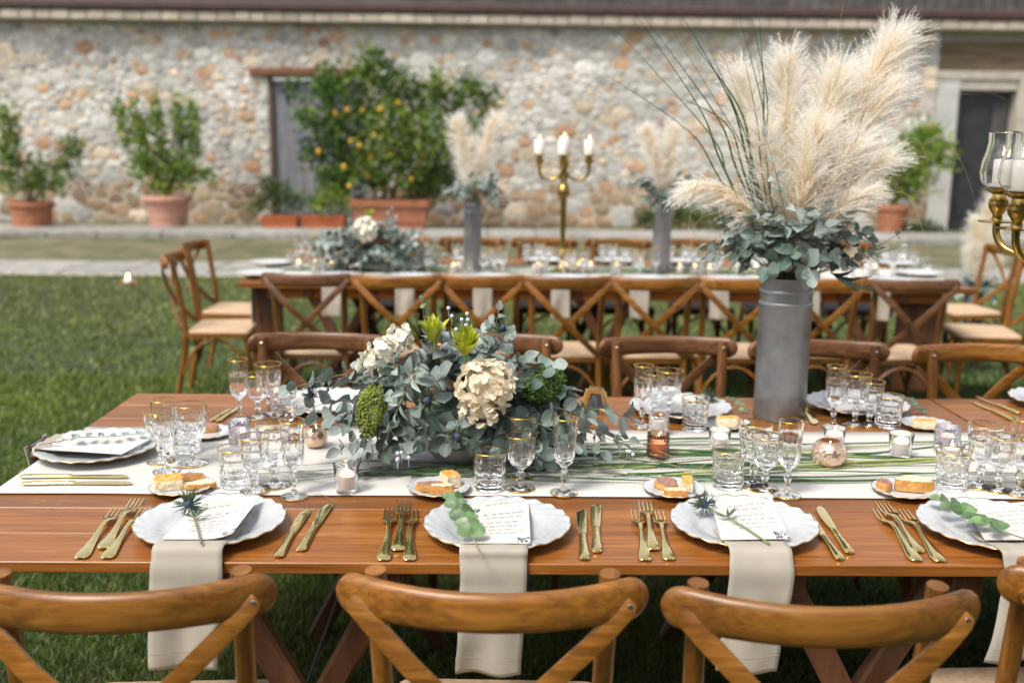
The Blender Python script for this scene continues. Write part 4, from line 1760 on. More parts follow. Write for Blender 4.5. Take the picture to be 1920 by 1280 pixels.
# ================================================================== CANDLES
def make_candle(label, r=.0205, h=.032, mat='wax', lit=True):
    t = thing('candle', label, 'candle')
    b = MB()
    b.lathe([(r*.97, 0), (r, .002), (r, h-.003), (r*.94, h), (r*.6, h-.0015), (.001, h-.003)], 24, cap1=False)
    b.build('wax', M_[mat], t, 50)
    b = MB()
    b.tube([(0, 0, h-.003), (.0004, 0, h+.004), (.001, 0, h+.008)], .0008, 6)
    b.build('wick', M_['wick'], t)
    if lit:
        b = MB()
        b.lathe([(.0006, 0), (.0023, .0025), (.0029, .0055), (.0023, .0092), (.0012, .0136), (.0003, .0172)], 12, M=Matrix.Translation((.0008, 0, h+.006)))
        b.build('flame', M_['flame'], t, 180)
    return t


def holder(kind, label, r, h):
    t = thing('candle_holder', label, 'candle holder')
    b = MB()
    if kind == 'clear':                        # flared votive
        rb = r*.80
        out = [(rb*.9, 0), (rb, .0015), (rb*1.02, .006), (lerp(rb, r, .55), h*.55), (r, h-.001)]
        inn = [(r-.0012, h), (r-.0026, h-.002), (lerp(rb, r, .55)-.0028, h*.55), (rb-.003, .010), (rb*.6, .0075), (.001, .007)]
        b.lathe(out+inn, 40)
        b.build('glass', M_['glass'], t, 45)
    elif kind in ('hobnail', 'copper', 'lilac'):
        nr, nz = 16, 7
        prof = [(r*.92, 0), (r*.99, .002)]
        N = nz*4
        for i in range(N+1):
            prof.append((r*(1.0 if kind != 'hobnail' else 1.0), .004+(h-.01)*i/N))
        prof += [(r*1.0, h-.003), (r*.995, h)]
        no = len(prof)
        inn = [(r-.003, h), (r-.0042, h*.6), (r-.0045, .010), (r*.5, .008), (.001, .008)]

        def rf(a, i, rr, z):
            if i < 2 or i >= no-2:
                return 1
            row = (z-.004)/(h-.01)*nz
            ph = a*nr/(2*PI)+(.5 if int(row) % 2 else 0)
            return 1+.055*abs(math.sin(PI*ph))*abs(math.sin(PI*row))-.02
        b.lathe(prof+inn, 80, rf)
        b.build('glass', M_[{'hobnail': 'glass', 'copper': 'copper_glass', 'lilac': 'lilac'}[kind]], t, 180)
    else:                                      # mercury glass ball with diamond relief
        prof = []
        for i in range(29):
            u = i/28
            a = lerp(-1.15, .98, u)
            prof.append((r*math.cos(a)**.9, h*.5+h*.5*math.sin(a)/math.sin(1.15)))
        z0 = prof[0][1]
        prof = [(x, z-z0) for x, z in prof]
        no = len(prof)
        inn = [(prof[-1][0]-.002, prof[-1][1]+.0005)]+[(x-.003, z+.001) for x, z in reversed(prof[3:-1])]+[(.001, .006)]

        def rf(a, i, rr, z):
            if i >= no:
                return 1
            u = z/h
            k = 10
            p1, p2 = a*k/(2*PI)+u*3.2, a*k/(2*PI)-u*3.2
            d = min(abs((p1 % 1)-.5), abs((p2 % 1)-.5))
            return 1+.035*min(1, d*3.5)
        b.lathe(prof+inn, 120, rf)
        b.build('glass', M_['mercury'], t, 180)
    return t


CND = [
    ('clear', 650, 922, .0285, .066, 'clear flared votive glass before the flower bowl trailing eucalyptus', 'waxpink', True, 'blush candle burning in the clear votive left of flowers'),
    ('copper', 1233, 858, .0275, .063, 'copper tinted dimpled votive glass right of the flower bowl', 'waxpink', True, 'candle glowing inside the copper tinted dimpled votive'),
    ('clear', 1348, 848, .0285, .060, 'clear flared votive behind the tumbler left of grey vase', 'waxpink', True, 'candle burning behind the tumbler left of the grey vase'),
    ('hobnail', 1234, 815, .0265, .056, 'clear hobnail votive glass behind the copper one', 'waxpink', False, 'unlit candle in the clear hobnail votive'),
    ('clear', 1563, 843, .028, .058, 'clear votive glass behind the mercury ball holder', 'waxpink', True, 'candle in the clear votive behind the mercury ball'),
    ('ball', 1553, 873, .041, .066, 'round silvered mercury holder with diamond relief on the grass', 'wax', True, 'candle glowing inside the round mercury holder'),
    ('clear', 1687, 857, .0305, .062, 'clear flared votive standing right of the mercury ball', 'waxpink', True, 'blush candle burning right of the mercury ball'),
    ('lilac', 1774, 846, .031, .066, 'smoky lilac dimpled votive near the right front glasses', 'waxpink', True, 'blush candle in the right smoky lilac votive'),
    ('clear', 1781, 872, .030, .056, 'clear votive hidden just before the right smoky lilac one', 'waxpink', True, 'low candle in the votive before the smoky lilac one'),
    ('lilac', 450, 838, .0265, .070, 'smoky lilac dimpled votive among the left glasses', 'waxpink', False, 'unlit candle in the left smoky lilac votive'),
    ('ball', 592, 838, .030, .056, 'small mercury ball holder behind the left trailing eucalyptus', 'wax', True, 'candle glowing behind the left trailing eucalyptus'),
]
for kind, px, py, r, h, lab, wm, lit, clab in CND:
    zz = RT+.0012
    p = at(px, py, z=zz)
    if not (RY0 < p.y < RY1):
        zz = TZ
        p = at(px, py, z=zz)
    o = holder(kind, lab, r, h)
    o.location = (p.x, p.y, zz+.0008)
    c = make_candle(clab, min(.0195, r-.0075), .030, wm, lit)
    c.location = (p.x, p.y, zz+.0095)

# ================================================================== LEAF KIT


def leaf_mesh(name, L, W, mat, shape='round', fold=.18, curl=.15, seed=0):
    """a leaf along +Y from its stalk: 2 x 5 quads with a folded midrib and a curled tip"""
    r = random.Random(seed)
    b = MB()
    n = 6
    for i in range(n+1):
        t = i/n
        if shape == 'round':
            w = math.sin(PI*min(1, .04+t*.96))**.55
        elif shape == 'ovate':
            w = math.sin(PI*t**.75)**.8
        else:
            w = math.sin(PI*t**.85)**1.0
        w = max(.02, w)*W/2
        z = curl*L*(t*t)*(1 if r.random() < .9 else .8)
        for s in (-1, -.5, 0, .5, 1):
            b.v.append((s*w, L*t*(1-.06*abs(s)*(1 if t > .5 else -1)*.6), z*-1+abs(s)*w*fold*2+.02*L*math.sin(t*5+s*2+seed)*abs(s)))
    for i in range(n):
        for j in range(4):
            a = i*5+j
            b.f.append((a, a+1, a+6, a+5))
    return b.mesh(name, M_[mat], 180)


LEAF = {}
for s in range(3):
    LEAF['round%d' % s] = leaf_mesh('leaf', .043, .040, 'euc', 'round', .10+.08*s, .10+.12*s, s)
    LEAF['ovate%d' % s] = leaf_mesh('leaf', .046, .030, 'euc', 'ovate', .14+.06*s, .12+.14*s, 3+s)
    LEAF['deep%d' % s] = leaf_mesh('leaf', .042, .036, 'euc_d', 'round', .10+.08*s, .10+.12*s, 6+s)
    LEAF['green%d' % s] = leaf_mesh('leaf', .036, .036, 'euc_g', 'round', .10+.08*s, .10+.10*s, 9+s)
    LEAF['fern%d' % s] = leaf_mesh('leaf', .040, .0135, 'euc', 'ovate', .25, .12+.1*s, 12+s)
    LEAF['long%d' % s] = leaf_mesh('leaf', .10, .016, 'euc_d', 'lance', .2, .25+.2*s, 15+s)


def frame(pos, d, up, roll=0.0, s=1.0):
    y = Vector(d).normalized()
    z = Vector(up)-y*y.dot(Vector(up))
    if z.length < 1e-4:
        z = Vector((1, 0, 0))-y*y.x
    z.normalize()
    x = y.cross(z)
    M = Matrix((x, y, z)).transposed().to_4x4()
    return Matrix.Translation(pos) @ M @ Matrix.Rotation(roll, 4, 'Y') @ Matrix.Scale(s, 4)


def bez(a, b, c, t):
    return a.lerp(b, t).lerp(b.lerp(c, t), t)


def sprig(parent, a, m, c, kind, n, size, r, start=.25, ang=60, stem='stem', name='sprig', both=True, sr=.0016):
    """stem along a quadratic curve with paired leaves; leaves are pieces of the sprig"""
    a, m, c = Vector(a), Vector(m), Vector(c)
    b = MB()
    pth = [bez(a, m, c, t/10) for t in range(11)]
    b.tube(pth, sr, 6, r1=sr*.5)
    st = b.build(name, M_[stem], parent, 180)
    for i in range(n):
        t = start+(1-start)*(i+.5)/n
        p = bez(a, m, c, t)
        d = (bez(a, m, c, min(1, t+.03))-bez(a, m, c, t-.03)).normalized()
        side = d.cross(Vector((r.uniform(-.4, .4), r.uniform(-.4, .4), 1)))
        if side.length < .1:
            side = Vector((1, 0, 0))
        side.normalize()
        side = Matrix.Rotation(r.uniform(-.7, .7)+(PI/2 if i % 2 else 0)*(.5 if both else 0), 3, d) @ side
        for s in ((-1, 1) if both else ((-1,) if i % 2 else (1,))):
            an = R(ang+r.uniform(-16, 16))
            dd = d*math.cos(an)+side*s*math.sin(an)
            up = d*math.sin(an)-side*s*math.cos(an)
            up = up*.6+Vector((0, -.25, .55))
            k = kind if isinstance(kind, str) else r.choice(kind)
            sz = size*r.uniform(.72, 1.18)*(1-.35*max(0, t-.6)/.4)
            link('leaf', LEAF[k+str(r.randrange(3))], st, frame(p+dd*.003, dd, up, r.uniform(-.5, .5), sz))
    # tip leaf
    d = (c-m).normalized()
    k = kind if isinstance(kind, str) else kind[0]
    link('leaf', LEAF[k+'0'], st, frame(c, d, (0, -.4, 1), r.uniform(-1, 1), size*.6))
    return st


def thistle(parent, pos, r, size=1.0, d=(0, -.6, .8), M=None, name='thistle'):
    d = Vector(d).normalized()
    b = MB()
    F = frame(pos, d, (0, 0, 1))
    b.lathe([(.004, -.006), (.0085, .0), (.0095, .008), (.0072, .015), (.0028, .019)], 14, lambda a, i, rr, z: 1+.06*math.cos(a*7+i*2), F @ Matrix.Rotation(-PI/2, 4, 'X') @ Matrix.Scale(size, 4))
    h = b.build(name, M_['thistle_b'], parent, 180)
    s = MB()
    for k in range(46):
        a = r.uniform(0, 2*PI)
        el = r.uniform(-.35, .75)
        v = Vector((math.cos(a)*math.cos(el), math.sin(el)*.8, math.sin(a)*math.cos(el)))
        v = (F.to_3x3() @ v).normalized()
        L = r.uniform(.018, .032)*size
        p0 = Vector(pos)+v*.005*size
        side = v.cross(Vector((r.random(), r.random(), r.random()))).normalized()
        mid = p0+v*L*.5+d*.002
        s.loft([(p0, .0012*size, .0004), (mid, .0021*size, .0004), (p0+v*L+d*.004, .0002, .0002)], side, 4)
    s.build('spines', M_['thistle'], h, 0)
    return h


def blossom(parent, c, rad, mat, r, npet=80, psize=.02, squash=(1, 1, 1), name='hydrangea', face=(0, -.7, .6)):
    """ball of overlapping florets: every petal a piece of its own"""
    core = MB()
    core.lathe([(rad*.2, -rad*.62), (rad*.62, -rad*.4), (rad*.74, 0), (rad*.62, rad*.4), (rad*.2, rad*.62)], 16, lambda a, i, rr, z: 1+.08*math.sin(a*5+i), Matrix.Translation(c) @ Matrix.Diagonal((*squash, 1)))
    h = core.build(name, M_[mat], parent, 180)
    key = 'petal'+mat
    if key not in LEAF:
        pm = []
        for s in range(4):
            b = MB()
            n = 5
            for i in range(n+1):
                t = i/n
                w = max(.12, math.sin(PI*(.08+t*.86))**.6)*.5
                for sd in (-1, -.4, .4, 1):
                    b.v.append((sd*w, t, .20*t*t*(1 if s % 2 else -.6)+.16*abs(sd)*w+.05*math.sin(3*t+sd*3+s)))
            for i in range(n):
                for j in range(3):
                    a = i*4+j
                    b.f.append((a, a+1, a+5, a+4))
            pm.append(b.mesh('petal', M_[mat], 180))
        LEAF[key] = pm
    fc = Vector(face).normalized()
    k = 0
    nf = npet//4
    for i in range(nf*3):
        if k >= nf:
            break
        z = 1-2*(i+.5)/(nf*1.0) if i < nf else r.uniform(-1, 1)
        a = i*2.39996+r.uniform(-.3, .3)
        v = Vector((math.sqrt(max(0, 1-z*z))*math.cos(a), math.sqrt(max(0, 1-z*z))*math.sin(a), z))
        if v.dot(fc) < -.35:
            continue
        k += 1
        p = Vector(c)+Vector((v.x*squash[0], v.y*squash[1], v.z*squash[2]))*rad*r.uniform(.86, 1.03)
        v = (v+Vector((r.uniform(-.25, .25), r.uniform(-.25, .25), r.uniform(-.25, .25)))).normalized()
        t0 = v.cross(Vector((.3, .2, .9))).normalized()
        a0 = r.uniform(0, PI)
        for q in range(4):
            dd = Matrix.Rotation(a0+q*PI/2+r.uniform(-.15, .15), 3, v) @ t0
            dd = (dd+v*r.uniform(.05, .95)).normalized()
            link('petal', LEAF[key][r.randrange(4)], h, frame(p, dd, v, r.uniform(-.3, .3), psize*r.uniform(.8, 1.2)))
    return h


def moss(parent, c, rad, stretch, mat, r, n=900, name='moss'):
    b = MB()
    A = Matrix.Translation(c) @ stretch
    for i in range(n):
        v = Vector((r.gauss(0, 1), r.gauss(0, 1), r.gauss(0, 1))).normalized()*rad*r.uniform(.75, 1.05)
        v *= 1+.22*mnoise.noise(v*60)
        p = A @ v
        s = r.uniform(.0016, .0034)
        q = [p+Vector((s, 0, 0)), p+Vector((-s*.6, s*.8, 0)), p+Vector((-s*.6, -s*.8, 0)), p+Vector((0, 0, s*1.2)), p-Vector((0, 0, s*1.2))]
        k = len(b.v)
        b.v += [tuple(x) for x in q]
        b.f += [(k, k+1, k+3), (k+1, k+2, k+3), (k+2, k, k+3), (k+1, k, k+4), (k+2, k+1, k+4), (k, k+2, k+4)]
    return b.build(name, M_[mat], parent, 180)


def berries(parent, c, r, n=6, spread=.02, rad=.0048, name='silver_berry'):
    for i in range(n):
        p = Vector(c)+Vector((r.uniform(-1, 1), r.uniform(-1, 1)*.6, r.uniform(-1, 1)))*spread
        b = MB()
        b.lathe([(rad*.2, -rad), (rad*.8, -rad*.6), (rad, 0), (rad*.85, rad*.55), (rad*.3, rad)], 10, lambda a, i_, rr, z: 1+.1*math.cos(a*5), Matrix.Translation(p))
        b.tube([p-Vector((0, 0, rad)), p-Vector((0, -.004, rad+.02))], .0007, 5)
        b.build(name, M_['silver'], parent, 180)


def protea(parent, c, r, d=(0.05, -.25, 1), n=26, L=.055):
    d = Vector(d).normalized()
    b = MB()
    b.tube([Vector(c)-d*.05, Vector(c)], .003, 8)
    h = b.build('leucadendron', M_['stemg'], parent, 180)
    if 'bract' not in LEAF:
        LEAF['bract'] = [leaf_mesh('bract', .055, .021, 'bract', 'ovate', .3, .05-.1*s, 30+s) for s in range(3)]
    t0 = d.cross(Vector((1, .2, 0))).normalized()
    for i in range(n):
        u = i/n
        a = i*2.39996
        op = lerp(.10, .62, u)
        side = Matrix.Rotation(a, 3, d) @ t0
        dd = (d*math.cos(op)+side*math.sin(op)).normalized()
        link('bract', LEAF['bract'][r.randrange(3)], h, frame(Vector(c)+side*.006+d*(.012*(1-u)), dd, d*math.sin(op)-side*math.cos(op), r.uniform(-.2, .2), L/.055*r.uniform(.8, 1.05)*(.75+.25*u)))
    return h


# ================================================================== FLOWER BOWL (front table)
def flower_bowl(label, loc, dense=1.0, seed=4, white=False):
    r = random.Random(seed)
    t = thing('flower_arrangement', label, 'flowers', loc)
    b = MB()
    b.lathe([(.05, 0), (.055, .003), (.078, .026), (.088, .05), (.091, .064), (.088, .065), (.083, .052), (.05, .02), (.001, .016)], 40)
    b.build('bowl', M_['bowl'], t, 40)
    b = MB()
    b.lathe([(.001, .04), (.085, .045), (.11, .08), (.10, .13), (.06, .165), (.001, .175)], 20, lambda a, i, rr, z: 1+.1*math.sin(a*4+i))
    b.build('foliage_core', M_['euc_d'], t, 180)
    # helper: local point from photo offsets (pixels right of / above the bowl foot) and depth towards the viewer
    K = 1/772.0
    P = lambda x, z, y=0.0: Vector((x*K, y, z*K-y*.33))
    sp = []
    # mound: sprigs fanning out of the bowl in all directions facing the viewer
    nm = int(36*dense)
    for i in range(nm):
        a = lerp(-1.38, 1.38, (i+.5)/nm)+r.uniform(-.1, .1)
        yy = r.choice([-.10, -.06, .0, .07, -.12])*r.uniform(.7, 1.3)
        L = r.uniform(.20, .27)*(1+.10*abs(math.sin(a)))
        c = Vector((math.sin(a)*L*1.10, yy, .07+math.cos(a)*L*.88))
        m = Vector((c.x*.45, yy*.5, .10+c.z*.42))
        sp.append((Vector((0, 0, .06)), m, c, r.choice(['round', 'round', 'ovate', 'deep']), 3, r.uniform(1.1, 1.6), .42))
    # front skirt of leaves over the bowl
    for i in range(int(14*dense)):
        x = lerp(-.26, .25, (i+.5)/14)+r.uniform(-.02, .02)
        c = Vector((x, -.13-r.uniform(0, .05), r.uniform(.03, .13)))
        sp.append((Vector((x*.3, -.03, .10)), Vector((x*.7, -.10, .14)), c, r.choice(['round', 'deep', 'ovate']), 3, r.uniform(1.0, 1.45), .4))
    # long trailing sprays along the table, left and right
    for (x, z, y, k, n) in ((-310, 130, -.02, 'round', 6), (-262, 62, -.10, 'round', 6), (-205, 12, -.15, 'ovate', 6), (-290, 95, .05, 'ovate', 5), (-250, 150, .02, 'deep', 5), (-176, -20, -.17, 'deep', 5),
                            (322, 78, -.02, 'round', 6), (300, 28, -.08, 'ovate', 6), (250, 100, .06, 'deep', 5), (275, 50, -.02, 'round', 5), (215, 20, -.12, 'deep', 5), (330, 40, .05, 'ovate', 5), (235, 72, -.12, 'round', 5), (185, 40, -.17, 'deep', 5), (205, 112, -.08, 'deep', 4), (260, 8, -.13, 'round', 5), (160, -8, -.19, 'deep', 4)):
        c = P(x, z, y)
        m = Vector((c.x*.55, y*.8, max(.10, c.z+.07)))
        sp.append((Vector((0, 0, .07)), m, c, k, n, r.uniform(1.2, 1.7) if x < 0 else r.uniform(1.05, 1.4), .35))
    # upright tips above the mound
    for (x, z, y, k, n, s) in ((-66, 300, .0, 'green', 4, .62), (76, 285, .02, 'ovate', 4, .95), (62, 255, -.02, 'round', 4, 1.0), (100, 235, -.04, 'round', 3, .9), (-110, 215, -.05, 'ovate', 3, .9), (175, 160, -.03, 'fern', 7, .8), (150, 190, .0, 'fern', 6, .8)):
        c = P(x, z, y)
        sp.append((Vector((c.x*.3, 0, .12)), Vector((c.x*.8, y, c.z*.6)), c, k, n, s, .45))
    tot = 0
    for (a, m, c, k, n, s, st) in sp:
        sprig(t, a, m, c, k, n, s, r, st)
    # the grey fern spray hanging down in front
    sprig(t, P(-60, 170, -.14), P(-85, 120, -.21), P(-118, 25, -.20), 'fern', 11, 1.0, r, .05, 62, 'stem', 'fern_spray')
    if white:
        blossom(t, P(-32, 165, -.12), .066, 'whitepetal', r, 120, .024)
        protea(t, P(-20, 235, -.05), r)
    else:
        blossom(t, P(54, 128, -.155), .058, 'petal', r, 264, .0160, (1.05, .8, 1.0))
        blossom(t, P(48, 88, -.16), .042, 'petal', r, 104, .0155, (1.0, .8, .9))
        blossom(t, P(-132, 196, -.07), .030, 'whitepetal', r, 60, .0165, (1.1, 1, 1))
        blossom(t, P(-104, 222, -.05), .024, 'whitepetal', r, 44, .016, (1.1, 1, 1))
        blossom(t, P(-152, 172, -.09), .022, 'whitepetal', r, 36, .0155, (1.1, 1, 1))
        protea(t, P(18, 186, -.13), r, (.05, -.42, 1), 28, .078)
        protea(t, P(-40, 215, -.06), r, (-.1, -.2, 1), 18, .072)
        # berries
        berries(t, P(2, 262, -.03), r, 7, .026)
        berries(t, P(-88, -2, -.20), r, 5, .014)
        berries(t, P(325, 10, -.04), r, 3, .01)
        # moss and amaranth
        moss(t, P(-146, 84, -.165), .031, Matrix.Rotation(.12, 4, 'Y') @ Matrix.Diagonal((1.0, .8, 1.9, 1)), 'moss', r, 1500, 'green_amaranth')
        moss(t, P(158, 135, -.10), .040, Matrix.Rotation(-.5, 4, 'Y') @ Matrix.Diagonal((1.25, .8, .95, 1)), 'mossd', r, 1500, 'green_amaranth')
        thistle(t, P(-45, 98, -.215), r, 1.0, (0, -1, .2))
        thistle(t, P(6, 36, -.225), r, 1.05, (.1, -1, .1))
        thistle(t, P(82, 236, -.09), r, .9, (.2, -.7, .6))
        thistle(t, P(-270, 118, -.02), r, .8, (-.2, -.7, .5))
    return t


pb = at(858, 858, z=RT)
flower_bowl('low eucalyptus bowl with cream hydrangea, lime bracts and moss on the runner', (pb.x, pb.y, RT+.001))

# gold framed table sign tucked behind the flowers
p = at(1118, 775, z=RT)
fr_ = thing('gold_frame', 'gold geometric frame half hidden by eucalyptus right of the flowers', 'frame', (p.x, p.y+.02, RT+.001), R(-28))
b = MB()
hexp = [(-.036, .012), (-.022, .062), (.022, .062), (.036, .012)]
for i in range(3):
    a, c = hexp[i], hexp[i+1]
    b.loft([((a[0], 0, a[1]), .010, .0025), ((c[0], 0, c[1]), .010, .0025)], (0, 1, 0.01), 8, .4)
b.box((0, 0, .006), (.074, .024, .010), bev=.002)
b.build('metal_frame', M_['gold'], fr_, 30)
b = MB()
b.prism([(-.032, .010), (.032, .010), (.020, .058), (-.020, .058)], -.002, .002, Matrix.Rotation(PI/2, 4, 'X'))
b.build('backing_panel', M_['iron'], fr_, 30)

# ================================================================== LONG GRASS ON THE RUNNER
gb = thing('grass_bundle', 'long green grass blades strewn along the runner', 'grass blades', (0, 0, RT))
r = random.Random(21)


def blade(parent, pts, w, mat, r, name='blade', flat=True, tilt=.2):
    """tapering strap leaf through a list of points"""
    P = [Vector(p) for p in pts]
    n = max(6, 5*(len(P)-1))
    st = []
    for i in range(n+1):
        t = i/n*(len(P)-1)
        k = min(int(t), len(P)-2)
        u = t-k
        p0, p1, p2, p3 = P[max(0, k-1)], P[k], P[k+1], P[min(len(P)-1, k+2)]
        q = .5*((2*p1)+(-p0+p2)*u+(2*p0-5*p1+4*p2-p3)*u*u+(-p0+3*p1-3*p2+p3)*u**3)
        f = i/n
        ww = w*(.75+.25*math.sin(PI*min(1, f*1.6)))*(1 if f < .55 else max(.06, 1-((f-.55)/.45)**1.3))
        st.append((q, ww, max(.0003, ww*.16)))
    b = MB()
    b.loft(st, (r.uniform(-.4, .4), -tilt, 1) if flat else (r.uniform(-.5, .5), 1, .3), 4)
    return b.build(name, M_[mat], parent, 180)


def tab(px, py, dz=.004):
    p = at(px, py, z=RT)
    return (p.x, p.y, dz)


for i in range(40):
    x0 = r.uniform(1000, 1300) if i % 3 else r.uniform(640, 900)
    x1 = x0+r.uniform(350, 900)
    y0 = r.triangular(828, 908, 888)
    y1 = y0+r.uniform(-55, 34)
    y1 = min(906, max(826, y1))
    if i % 4 == 0:
        x0, x1, y0, y1 = x1, x0, y1, y0
    z = r.uniform(.002, .014)
    pts = [tab(x0, y0, .003+r.random()*.006), tab(lerp(x0, x1, .35), lerp(y0, y1, .3)+r.uniform(-8, 8), z), tab(lerp(x0, x1, .7), lerp(y0, y1, .75)+r.uniform(-8, 8), z*.9), tab(x1, y1, .003)]
    blade(gb, pts, r.uniform(.0018, .0046), 'bladelight' if r.random() < .26 else 'blade', r, tilt=r.uniform(.4, 1.6))
for i in range(9):                       # blades curving out to the left
    x0 = r.uniform(830, 980)
    y0 = r.uniform(868, 900)
    pts = [tab(x0, y0, .004), tab(x0-130, y0+r.uniform(-14, 10), .014), tab(x0-300, y0+r.uniform(-5, 26), .006), tab(x0-r.uniform(380, 440), y0+r.uniform(-30, 20), .003)]
    blade(gb, pts, r.uniform(.0014, .0026), 'blade', r)
for i in range(7):
    x0, y0 = r.uniform(950, 1500), r.uniform(880, 915)
    pts = [tab(x0, y0, .006), tab(x0+60, y0-r.uniform(10, 30), .03), tab(x0+150, y0+r.uniform(-20, 10), .02), tab(x0+r.uniform(170, 260), y0+r.uniform(-5, 25), .003)]
    blade(gb, pts, .0007, 'straw', r)
tw = thing('twig', 'thin brown twig across the runner edge left of the votive', 'twig', (0, 0, RT))
blade(tw, [tab(580, 935, .003), tab(600, 932, .008), tab(628, 944, .006), tab(646, 936, .003)], .0012, 'stem', r, 'stalk')

# ================================================================== SPRIGS ON THE PLATES


def plate_sprig(label, pts, kind, n, size, z, seed, lift=.012, start=.0, end=.72):
    """sprig from stalk end to tip along photo pixels"""
    r = random.Random(seed)
    A = [at(*p, z=z) for p in pts]
    org = A[0].copy()
    t = thing('eucalyptus_sprig', label, 'sprig', org)
    Q = [a-org for a in A]
    for i, q in enumerate(Q):
        q.z += lift*math.sin(PI*min(1, .15+.7*i/(len(Q)-1)))
    b = MB()
    b.tube(Q, .0013, 6, r1=.0008)
    st = b.build('stem', M_['stem'], t, 180)
    # leaves over the tip half
    L = sum((Q[i+1]-Q[i]).length for i in range(len(Q)-1))
    for i in range(n):
        u = lerp(1-end, 1.0, i/(n-1))
        d = u*(len(Q)-1)
        k = min(int(d), len(Q)-2)
        p = Q[k].lerp(Q[k+1], d-k)
        dr = (Q[k+1]-Q[k]).normalized()
        side = dr.cross(Vector((0, 0, 1))).normalized()
        for s in (-1, 1):
            an = R(r.uniform(48, 78))
            dd = dr*math.cos(an)+side*s*math.sin(an)+Vector((0, 0, r.uniform(.05, .5)))
            link('leaf', LEAF[kind+str(r.randrange(3))], st, frame(p, dd, (r.uniform(-.3, .3), -.5, 1), r.uniform(-.3, .3), size*r.uniform(.8, 1.1)*(1-.25*(i/(n-1)))))
    return t


plate_sprig('green eucalyptus sprig upright beside the menu facing the hydrangea', [(906, 1052), (880, 1005), (868, 975), (852, 938)], 'green', 6, .98, TZ+.032, 1)
plate_sprig('green eucalyptus sprig lying across the right edge plate', [(1925, 1016), (1862, 1000), (1815, 975), (1765, 945)], 'green', 6, 1.02, TZ+.034, 2)
plate_sprig('blue green eucalyptus sprig across the card at the table left end', [(72, 838), (150, 828), (215, 826), (284, 814)], 'ovate', 7, .62, RT+.036, 3)
plate_sprig('dry brown green sprig on bare wood before the grey vase', [(1395, 776), (1388, 766), (1380, 757), (1368, 750)], 'green', 4, .55, TZ+.006, 4, end=.9)
plate_sprig('dry brown sprig on bare wood left of the table seam', [(1735, 778), (1722, 768), (1708, 757), (1690, 748)], 'deep', 4, .55, TZ+.006, 5, end=.9)


def thistle_sprig(label, pts, z, head, seed, size=1.0, stalk='stemg', leafat=.5):
    r = random.Random(seed)
    A = [at(*p, z=z) for p in pts]
    org = A[0].copy()
    t = thing('thistle_sprig', label, 'sprig', org)
    Q = [a-org for a in A]
    b = MB()
    b.tube(Q, .0019, 7, r1=.0015)
    st = b.build('stem', M_[stalk], t, 180)
    d = (Q[-1]-Q[-2]).normalized()
    thistle(t, Q[-1]+Vector((0, 0, .004)), r, size*1.1, (d.x, d.y, .25), name='thistle_head')
    k = (len(Q)-1)*leafat
    i = min(int(k), len(Q)-2)
    p = Q[i].lerp(Q[i+1], k-i)
    for j in range(8):
        a = r.uniform(0, 2*PI)
        dd = (d*.55+Vector((math.cos(a), math.sin(a), .35))*.8).normalized()
        b = MB()
        L = r.uniform(.02, .036)*size
        b.loft([(p, .0012, .0003), (p+dd*L*.5, .0036*size, .0004), (p+dd*L+d*.004, .0003, .0002)], (0, -.3, 1), 4)
        b.build('leaf', M_['thistle'], st, 180)
    return t


thistle_sprig('thistle sprig standing up beside the tilted menu card', [(377, 1018), (370, 990), (362, 966), (354, 950)], TZ+.036, None, 1, 1.0, 'stem', .62)
thistle_sprig('thistle laid diagonally across the menu card on its plate', [(1443, 1019), (1400, 990), (1362, 968), (1322, 950)], TZ+.034, None, 2, .95, 'stemg', .66)
thistle_sprig('dark thistle on the far plate left of the vase', [(1290, 770), (1300, 762), (1318, 754), (1330, 748)], TZ+.03, None, 3, 1.0, 'stem', .6)

# ================================================================== PAMPAS VASES


